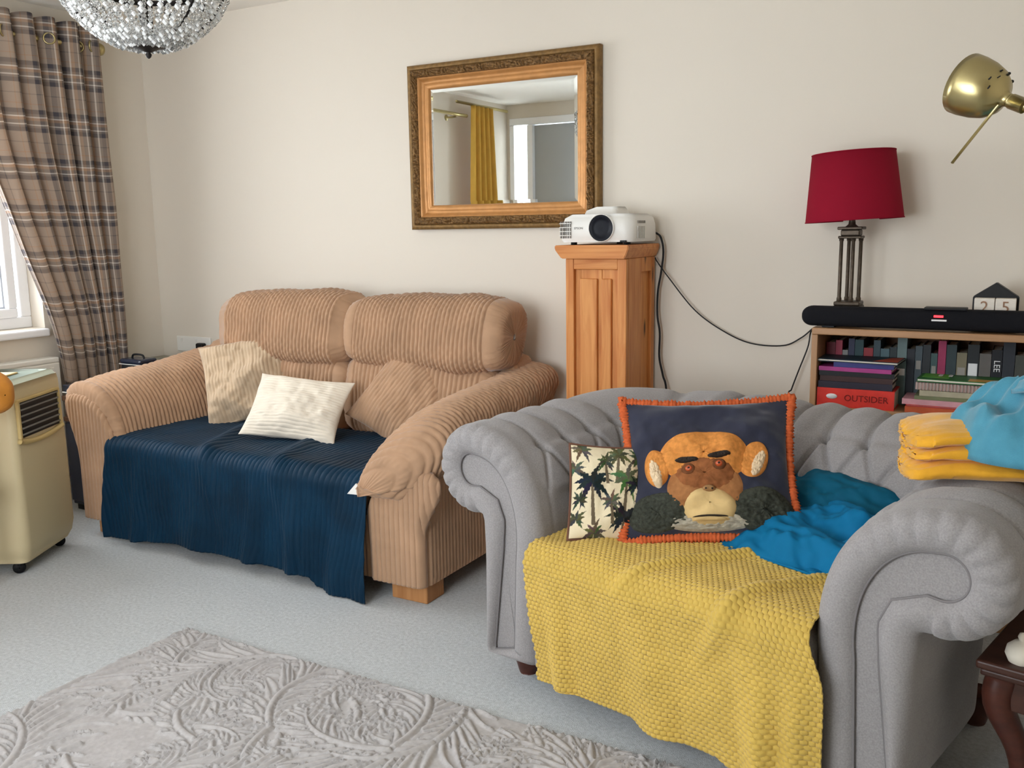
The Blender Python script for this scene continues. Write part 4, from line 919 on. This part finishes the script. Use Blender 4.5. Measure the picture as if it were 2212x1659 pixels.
# palm print cushion
def palm_vc(U, V):
    C_ = np.zeros(U.shape+(3,)); C_[:] = lin((222, 208, 176)); x = U*.155; y = V*.14
    def leaf(cx, cy, ang, Ln, w, col, droop):
        dx, dy = x-cx, y-cy; l = dx*math.cos(ang)+dy*math.sin(ang); p_ = -dx*math.sin(ang)+dy*math.cos(ang)
        p_ = p_+droop*l*l*np.sign(math.cos(ang))*8; s = np.clip(l/Ln, 0, 1); jag = .75+.5*np.abs(np.sin(l*260))
        m = (l > 0) & (l < Ln) & (np.abs(p_) < w*np.sin(pi*s**.7)*jag); C_[m] = lin(col)
    rnd = random.Random(4)
    for (cx, cy, sz, col, tr) in ((.03, .11, .055, (88, 92, 70), 1), (-.11, .12, .045, (92, 88, 72), 0), (.115, .10, .05, (80, 84, 66), 1), (.06, .035, .062, (84, 94, 66), 1), (-.075, .02, .075, (38, 44, 50), 1), (.135, -.03, .05, (96, 98, 76), 1), (.05, -.075, .068, (42, 44, 46), 1), (-.13, -.085, .04, (74, 78, 60), 0), (-.06, -.125, .05, (84, 86, 66), 0), (.13, -.125, .05, (52, 54, 50), 0), (-.02, .085, .04, (70, 76, 60), 1), (-.14, .06, .04, (90, 92, 74), 0), (.0, -.03, .04, (96, 98, 78), 1), (-.12, -.03, .035, (60, 64, 56), 0), (.10, .02, .045, (46, 50, 50), 0)):
        if tr:
            dx, dy = x-cx-.1*(y-cy)*(1 if cx > 0 else -1), y-cy; m = (dy < 0) & (dy > -sz*1.6) & (np.abs(dx) < .0045-dy*.03); C_[m] = lin((104, 92, 74))
        for k in range(9):
            a = R(-35+k*31+rnd.uniform(-8, 8)); leaf(cx, cy, a, sz*rnd.uniform(.75, 1.1), sz*.13, tuple(int(v*rnd.uniform(.8, 1.15)) for v in col), .9)
    e = np.maximum(np.abs(U), np.abs(V)); C_[e > .975] = lin((96, 70, 56)); return C_
PALM = vcol_mat('palm_print_velvet')
mpal = CM(tuple(CH(.355, .135, .466)), 34, -24, 5)
cushion('palm_cushion', 'small cream velvet cushion printed with dark green palm trees', 'cushion', .225, .27, .10, PALM, mpal, 190, .05, 14, .008, vcf=palm_vc, piping=M('brown_piping', (110, 74, 58), .8))

# fringed monkey cushion
mmon = CM(tuple(CH(.60, .27, .484)), 18, -34, -3)
mon, mf, ME = cushion('monkey_cushion', 'navy velvet cushion with a tufted monkey face and orange fringe', 'cushion', .47, .415, .15, NAVYV, mmon, 90, .10, 17, .020)
E2 = np.array([ME[int(k) % len(ME)]*(1-k % 1)+ME[(int(k)+1) % len(ME)]*(k % 1) for k in np.linspace(0, len(ME), 560, endpoint=False)])
rr = .010+.006*np.abs(vnoise(np.arange(560)*.45, np.zeros(560), 8))*2+.003*np.sin(np.arange(560)*2.1)
cen = E2.mean(0); E2 = E2+(E2-cen)/np.linalg.norm(E2-cen, axis=1, keepdims=True)*.006
f_ = tube('fringe', E2, rr, ORNG, mon, 8, closed=True); tag(f_, 'orange yarn fringe', kind='stuff')
def patch(name, u0, v0, ru, rv, h, mat, par=mon, rot=0, rough=.0, fq=70, pw=2.0, seed=0, base=.001, shape=None):
    nr, ng = 18, 64; rho, th = np.meshgrid(np.linspace(.02, 1, nr), np.linspace(0, 2*pi, ng, endpoint=False), indexing='ij')
    k = np.ones_like(th) if shape is None else shape(th)
    a = rho*k*ru*np.sign(np.cos(th))*np.abs(np.cos(th))**(2/pw); b = rho*k*rv*np.sign(np.sin(th))*np.abs(np.sin(th))**(2/pw)
    u = np.clip(u0+a*math.cos(rot)-b*math.sin(rot)*.95, -.985, .985); v = np.clip(v0+a*math.sin(rot)+b*math.cos(rot), -.985, .985)
    Q = mf(u, v, -1); hh = base+h*(1-rho**5); hh[-1, :] = -.004
    if rough: hh = hh+rough*(vnoise(u*fq, v*fq, seed)+.5*vnoise(u*fq*2.3, v*fq*2.3, seed+1))*(1-rho**8)
    Q[..., 1] -= hh; return grid(name, Q, mat, par, cv=True, flip=True, caps=True)
MO = M('orange_tufted_wool', (206, 136, 70), .95, var=.2, vscale=80, spec=.05); MC = M('cream_tufted_wool', (222, 198, 164), .95, var=.08, vscale=90, spec=.05)
MB = M('brown_tufted_wool', (108, 68, 44), .95, var=.25, vscale=60, spec=.05); MT = M('tan_velvet', (208, 178, 124), .85, var=.06, vscale=50, spec=.08)
MF = M('dark_green_grey_fur', (62, 64, 56), .95, var=.35, vscale=120, spec=.05); MG = M('grey_cream_fur', (168, 160, 142), .95, var=.2, vscale=90, spec=.05); MK = M('dark_brown_stitching', (46, 38, 32), .9); ME_ = M('amber_eye_bead', (176, 78, 40), .25, spec=.5)
patch('shoulder_fur', -.60, -.68, .40, .28, .010, MF, rough=.012, fq=45, seed=1); patch('shoulder_fur', .60, -.66, .42, .32, .010, MF, rough=.012, fq=45, seed=2)
patch('chest_ruff', -.02, -.84, .50, .14, .010, MG, rough=.014, fq=40, seed=3)
RUST = M('rust_brown_wool', (140, 88, 54), .95, var=.25, vscale=50, spec=.05)
e1 = patch('ear', -.62, -.06, .16, .27, .012, MO, rough=.004, rot=.12, seed=4); e2 = patch('ear', .52, .02, .17, .27, .012, MO, rough=.004, rot=-.35, seed=5)
patch('ear_lining', -.63, -.14, .085, .21, .017, MC, e1, rough=.006, rot=.28, seed=6); patch('ear_lining', .56, -.03, .08, .21, .017, MC, e2, rough=.006, rot=-.42, seed=7)
patch('head', -.06, .08, .53, .36, .016, MO, rough=.006, fq=60, pw=2.2, seed=8)
patch('cheek', -.06, -.36, .44, .41, .015, M('tan_brown_wool', (158, 108, 68), .95, var=.2, vscale=50, spec=.05), rough=.003, seed=9)
patch('face_mask', -.055, -.20, .36, .25, .021, RUST, rough=.003, pw=2.8, seed=10)
patch('muzzle', -.01, -.60, .31, .29, .028, MT, rough=.001, seed=11, shape=lambda t_: 1-.12*np.sin(t_))
patch('mouth', -.01, -.79, .23, .020, .0305, MK, seed=12); patch('lower_lip', -.01, -.825, .21, .045, .027, MT, seed=12)
ns_ = patch('nose', -.015, -.41, .09, .06, .033, M('nose_brown', (150, 112, 72), .85), seed=13)
for u_ in (-.05, .02): patch('nostril', u_, -.42, .018, .018, .0355, MK, ns_)
for u_, v_, r_ in ((-.235, -.15, .058), (.105, -.10, .058)):
    er = patch('eye_socket', u_, v_, .10, .10, .0255, MB); e = patch('eye', u_, v_, r_, r_, .030, ME_, er)
    patch('pupil', u_, v_, .022, .022, .0325, MK, e) if False else patch('pupil', u_, v_, .022, .022, .0325, MK, er)
for u_, v_, rt_, sd in ((-.25, -.015, -.06, 14), (.11, .035, .16, 15)):
    patch('eyebrow', u_, v_, .16, .05, .027, MK, rot=rt_, rough=.004, seed=sd)

# blue cushions tucked behind it
cushion('teal_cushion', 'deep teal cotton cushion leaning on the buttoned back beside the monkey cushion', 'cushion', .36, .25, .09, TEAD, CM(tuple(CH(.80, .44, .475)), -12, -52, 14), 60, .07, 23, .02, piping=TEAD)
cushion('blue_cushion', 'bright blue cotton cushion lying crumpled on the seat by the near arm', 'cushion', .42, .33, .07, BLUC, CM(tuple(CH(.80, .24, .476)), -22, -72, 0), 90, .06, 27, .035, piping=BLUC)

# folded amber blanket and crumpled sky-blue throw on the near arm
t = thing('amber_blanket', 'folded amber yellow fleece blanket lying across the arm of the grey armchair', 'blanket', mtx=CHM@TR((1.245, .42, 0), (0, 0, 28)))
def over(P):
    Q = P.copy(); x, y = P[..., 0], P[..., 1]; Q[..., 2] += .0045*np.abs(np.sin(pi*(y+.3*x*0)/.021))**.6*np.sign(P[..., 2]+.0001)*(np.abs(y) < .14)
    Q[..., 0] += .006*np.sin(2*pi*y/.026)*(np.abs(x) > .17); Q[..., 1] += .005*np.sin(x*38+y*5)+.010*fbm(x*8, P[..., 2]*30, 5)
    Q[..., 2] -= 1.1*np.maximum(0, np.abs(x+.02)-.05)**2; Q[..., 2] += .010*fbm(x*7, y*7, 3); return Q
for k, (h_, z_) in enumerate(((.040, .786), (.036, .823), (.030, .854))):
    softbox('fold_layer', .42-.012*k, .29-.012*k, h_, AMBR, t, TR((.01-.004*k, .004*k, z_), (0, 0, -3+2.5*k)), 7, 2.3, 110, 60, 0, 0, over, 40+k, .010)
t = thing('sky_blue_throw', 'crumpled sky blue fleece throw heaped on the folded amber blanket', 'throw', mtx=CHM@TR((1.36, .43, .846), (0, 0, 20)))
rr_, tq = np.meshgrid(np.linspace(.01, 1, 110), np.linspace(0, 2*pi, 240, endpoint=False), indexing='ij')
Rb = 1+.07*np.sin(3*tq+.5)+.04*np.sin(5*tq+1)
X_ = .235*rr_*Rb*np.cos(tq); Y_ = .185*rr_*Rb*np.sin(tq)
env = np.maximum(0, 1-rr_**2.6); wx_ = X_+.03*vnoise(X_*9, Y_*9, 2); wy_ = Y_+.03*vnoise(X_*9+5, Y_*9, 3)
r1 = 1-np.abs(2*vnoise(wx_*9+wy_*7, wy_*4-wx_*3, 8))**.6; r2 = 1-np.abs(2*vnoise(wx_*17-wy_*10, wy_*12, 9))**.7
z = .12*env**.6+.06*env*(r1-.55)+.022*env*(r2-.5)-.03*rr_**6+env**.5*(.020*np.sin(52*wx_+30*wy_+4*vnoise(X_*6, Y_*6, 11))+.010*np.sin(90*wy_-40*wx_+5*vnoise(X_*8, Y_*8, 12)))
grid('cloth', np.stack([X_, Y_, z], -1), SKYF, t, cv=True, solid=.007)
fl_ = spline([(-.07, -.02, .115), (-.05, -.08, .13), (.0, -.13, .125), (.07, -.175, .075), (.11, -.20, .0), (.125, -.21, -.085)], 60)
W = np.linspace(-1, 1, 24); P = np.zeros((len(fl_), 24, 3))
for k, p in enumerate(fl_):
    s = k/(len(fl_)-1); wd = .03+.035*s; P[k] = np.stack([p[0]+wd*W, p[1]-.018*(1-W**2)+.03*W*s, p[2]+.03*(1-W**2)-.010*np.abs(np.sin(W*6+s*2))], -1)
grid('flap', P, SKYF, t, solid=.010)

# ------------------------------------------------------------------ side table with magazines
TBM = TR((4.165, -1.44, 0), (0, 0, -13))
t = thing('side_table', 'dark wood side table tucked under the scroll of the near arm', 'table', mtx=TBM)
bx('top', 0, .50, 0, .42, .388, .408, DKWOOD, t, .006, 3); bx('top_moulding', .008, .492, .008, .412, .372, .388, DKWOOD, t, .005, 3)
for a in ((.03, .47, .03, .05), (.03, .47, .37, .39)): bx('apron', a[0], a[1], a[2], a[3], .30, .372, DKWOOD, t, .003)
for a in ((.03, .05, .05, .37), (.45, .47, .05, .37)): bx('apron', a[0], a[1], a[2], a[3], .30, .372, DKWOOD, t, .003)
for x, sx in ((.045, 1), (.455, -1)):
    for y, sy in ((.045, 1), (.375, -1)):
        pts = spline([(x, y, .372), (x-.006*sx, y-.006*sy, .31), (x+.03*sx, y+.03*sy, .20), (x+.035*sx, y+.035*sy, .11), (x+.005*sx, y+.005*sy, .035), (x-.012*sx, y-.012*sy, .0)], 24)
        tube('leg', pts, np.interp(np.linspace(0, 1, len(pts)), [0, .25, .6, .9, 1], [.032, .030, .017, .014, .020]), MAHOG, t, 12)
bx('shelf', .08, .42, .08, .34, .115, .13, DKWOOD, t, .003)
m = thing('magazine', 'white magazine lying on the dark side table by the near arm', 'magazine', mtx=TBM@TR((.20, .16, .4085), (0, 0, 8)))
bx('pages', -.11, .11, -.14, .14, 0, .012, PAPER, m, .001); bx('cover', -.111, .111, -.141, .141, .012, .0135, WPLAS, m, 0); bx('cover_picture', -.09, .09, -.12, .0, .0135, .0142, bmat((60, 60, 58)), m, 0)
m = thing('ornament', 'round cream ornament at the front of the dark side table', 'ornament', mtx=TBM@TR((.078, .035, .4085)))
lathe('body', [(.012, 0), (.024, .006), (.031, .022), (.028, .038), (.015, .05), (.002, .053)], PAPER, m, 24); lathe('knob', [(.006, .052), (.009, .06), (.006, .068), (.001, .07)], PAPER, m, 14)

# ------------------------------------------------------------------ carved rug
RX0, RX1, RY0, RY1 = 1.80, 3.62, -2.95, -1.495
step = .0042; nx = int((RX1-RX0)/step); ny = int((RY1-RY0)/step); H = np.zeros((nx, ny)); rng = random.Random(11)
def stroke(pts, w0, w1, h=1.0):
    n = len(pts)
    for ps in (0, 1):
        for k, (x, y) in enumerate(pts):
            s = k/max(1, n-1); w_ = max(.0032, (w0+(w1-w0)*s)*(.45+.55*math.sin(pi*min(1, s*.95+.15))))
            r_ = int(1.5*w_/step)+1; ci = (x-RX0)/step; cj = (y-RY0)/step; i0, i1 = max(int(ci)-r_, 0), min(int(ci)+r_+2, nx); j0, j1 = max(int(cj)-r_, 0), min(int(cj)+r_+2, ny)
            if i1 <= i0 or j1 <= j0: continue
            dd = np.sqrt((np.arange(i0, i1)[:, None]-ci)**2+(np.arange(j0, j1)[None, :]-cj)**2)*step/w_; B = H[i0:i1, j0:j1]
            H[i0:i1, j0:j1] = np.where(dd < 1.4, np.minimum(B, .10), B) if ps == 0 else np.maximum(B, h*np.sqrt(np.maximum(0, 1-dd**2)))
def curve(x, y, a, Ln, curl, n=None):
    n = n or int(Ln/.004)+4; out = []; ds = Ln/n
    for k in range(n): out.append((x, y)); x += ds*math.cos(a); y += ds*math.sin(a); a += curl*ds*(1+1.6*k/n)
    return out, a
def plume(x, y, a, Ln, curl):
    pts, _ = curve(x, y, a, Ln, curl); n = len(pts); stp = max(3, int(.026/(Ln/n)))
    for k in range(n-3, 3, -stp):
        px, py = pts[k]; dx, dy = pts[k+1][0]-px, pts[k+1][1]-py; aa = math.atan2(dy, dx); s = k/n
        for sg in (1, -1):
            l_ = Ln*.40*math.sin(pi*(.12+.80*s))*rng.uniform(.75, 1.1); q, _ = curve(px, py, aa+sg*rng.uniform(.35, .6), l_, sg*rng.uniform(1.5, 5)+curl*.6)
            stroke(q, rng.uniform(.0105, .0145), .005, rng.uniform(.6, .95))
    stroke(pts, .013, .008, 1.0)
for gx in np.arange(RX0-.05, RX1+.1, .17):
    for gy in np.arange(RY1+.02, RY0-.1, -.17): plume(gx+rng.uniform(-.05, .05), gy+rng.uniform(-.05, .05), rng.uniform(0, 2*pi), rng.uniform(.22, .32), rng.choice((-1, 1))*rng.uniform(3, 6))
for gx in np.arange(RX0-.05, RX1+.1, .38):
    for gy in np.arange(RY1+.02, RY0-.1, -.34):
        sg = 1 if (round(gx/.38)+round(gy/.34)) % 2 else -1
        x, y, a = gx+rng.uniform(-.05, .05), gy+rng.uniform(-.05, .05), rng.uniform(0, 2*pi)
        plume(x, y, a, rng.uniform(.55, .75), sg*rng.uniform(1.6, 3.0)); plume(x, y, a+2.2, rng.uniform(.36, .50), -sg*rng.uniform(2, 4))
xs = RX0+np.arange(nx)*step; ys = RY0+np.arange(ny)*step; XX, YY = np.meshgrid(xs, ys, indexing='ij')
edge = np.minimum(np.minimum(XX-RX0, RX1-XX), np.minimum(YY-RY0, RY1-YY)); em = sst(0, .008, edge)
Z = (.006+.011*H+.0012*vnoise(XX*160, YY*160, 2))*em+.001
xe = XX+.004*vnoise(YY*30, XX*3, 5)*(edge < .01); P = np.stack([xe, YY, Z], -1)
o = grid('carved_rug', P, RUGM); tag(o, 'light grey rug carved with swirling acanthus leaves', 'rug')

# ------------------------------------------------------------------ crystal chandelier
CX, CY = 2.262, -1.862
t = thing('chandelier', 'crystal bead basket chandelier with dark iron finial', 'chandelier', (CX, CY, 1.752))
t.scale = (.80, .80, .80)
def ring(name, r, z, rad, mat): a = np.linspace(0, 2*pi, 72, endpoint=False); return tube(name, [(r*math.cos(q), r*math.sin(q), z) for q in a], rad, mat, t, 8, closed=True)
ring('upper_ring', .255, .285, .008, IRON); ring('middle_ring', .165, .200, .009, IRON); ring('crown_ring', .11, .50, .006, IRON); ring('inner_ring', .20, .245, .006, IRON)
for k in range(8):
    a = k*pi/4; c_, s_ = math.cos(a), math.sin(a); tube('frame_rib', [(p[0]*c_, p[0]*s_, p[1]) for p in spline([(.255, .285), (.235, .19), (.175, .105), (.10, .06), (.02, .045)], 20)], .004, IRON, t, 6)
    tube('lamp_arm', [(p[0]*c_, p[0]*s_, p[1]) for p in spline([(.0, .26), (.06, .23), (.12, .20), (.165, .20)], 12)], .005, IRON, t, 6)
lathe('finial', [(.002, .000), (.007, .004), (.010, .012), (.006, .018), (.012, .020), (.022, .025), (.054, .036), (.074, .046), (.066, .052), (.002, .062)], IRON, t, 16)
lathe('stem', [(.008, .07), (.008, .30), (.014, .31), (.014, .50), (.006, .51), (.006, .805)], IRON, t, 14)
lathe('ceiling_rose', [(.01, .765), (.04, .77), (.06, .785), (.062, .809)], IRON, t, 28)
def bead(bm_v, bm_f, c, r, el=1.0):
    k = len(bm_v); 
    for v in ((1, 0, 0), (0, 1, 0), (-1, 0, 0), (0, -1, 0)):
        bm_v.append((c[0]+r*.72*v[0]-r*.72*0, c[1]+r*.72*v[1], c[2]+r*.55*el)); 
    for q in range(4):
        a = q*pi/2+pi/4; bm_v.append((c[0]+r*math.cos(a), c[1]+r*math.sin(a), c[2]))
    for v in ((1, 0, 0), (0, 1, 0), (-1, 0, 0), (0, -1, 0)): bm_v.append((c[0]+r*.72*v[0], c[1]+r*.72*v[1], c[2]-r*.55*el))
    bm_v.append((c[0], c[1], c[2]+r*el)); bm_v.append((c[0], c[1], c[2]-r*el))
    for q in range(4):
        q2 = (q+1) % 4; bm_f.extend([[k+q, k+4+q, k+q2], [k+q2, k+4+q, k+4+q2], [k+8+q, k+8+q2, k+4+q], [k+8+q2, k+4+q2, k+4+q], [k+12, k+q, k+q2], [k+13, k+8+q2, k+8+q]])
V_, F_ = [], []
prof = spline([(.262, .285), (.256, .215), (.225, .145), (.165, .082), (.10, .044), (.060, .032)], 120)
sl = np.r_[0, np.cumsum(np.linalg.norm(np.diff(prof, axis=0), axis=1))]
for layer, (nst, rb, inset) in enumerate(((50, .0088, 0), (22, .0075, .028))):
    for k in range(nst):
        a = (k+.5*layer)/nst*2*pi; s = 0
        while s < sl[-1]:
            r_ = np.interp(s, sl, prof[:, 0])-inset; z_ = np.interp(s, sl, prof[:, 1])+inset*.6
            need = 2*pi*max(r_, .02)/nst
            if need > rb*.9 or (k % 2 == 0 and need > rb*.45) or k % 4 == 0:
                rb2 = rb*(.8+.35*rng.random()); bead(V_, F_, (r_*math.cos(a)+rng.uniform(-.002, .002), r_*math.sin(a)+rng.uniform(-.002, .002), z_+rng.uniform(-.002, .002)), rb2, 1.1)
            s += rb*2.05
o = mk('crystal_beads', V_, F_, [CRYS, CRYW], t, False); mi = np.repeat([rng.random() < .45 for _ in range(len(F_)//24)], 24).astype(np.int32); o.data.polygons.foreach_set('material_index', mi); tag(o, 'strings of clear crystal beads', kind='stuff')
dv, df = [], []; bead(dv, df, (0, 0, 0), .011, 2.0); dm = None
for k in range(40):
    a = k/40*2*pi
    if dm is None:
        d0 = mk('crystal_drop', dv, df, CRYS, t, False); dm = d0.data
    else:
        d0 = bpy.data.objects.new('crystal_drop', dm); COL.objects.link(d0); d0.parent = t
    d0.location = (.268*math.cos(a), .268*math.sin(a), .255)
for k in range(24):
    a = (k+.5)/24*2*pi; d0 = bpy.data.objects.new('crystal_drop', dm); COL.objects.link(d0); d0.parent = t; d0.location = (.165*math.cos(a), .165*math.sin(a), .172)
for k in range(20):
    a = k/20*2*pi; pts = spline([(.11, .50), (.14, .42), (.20, .34), (.255, .29)], 24); V2, F2 = [], []
    for p in pts[::2]: bead(V2, F2, (p[0]*math.cos(a), p[0]*math.sin(a), p[1]), .008, 1.1)
    mk('crystal_strand', V2, F2, CRYS, t, False)
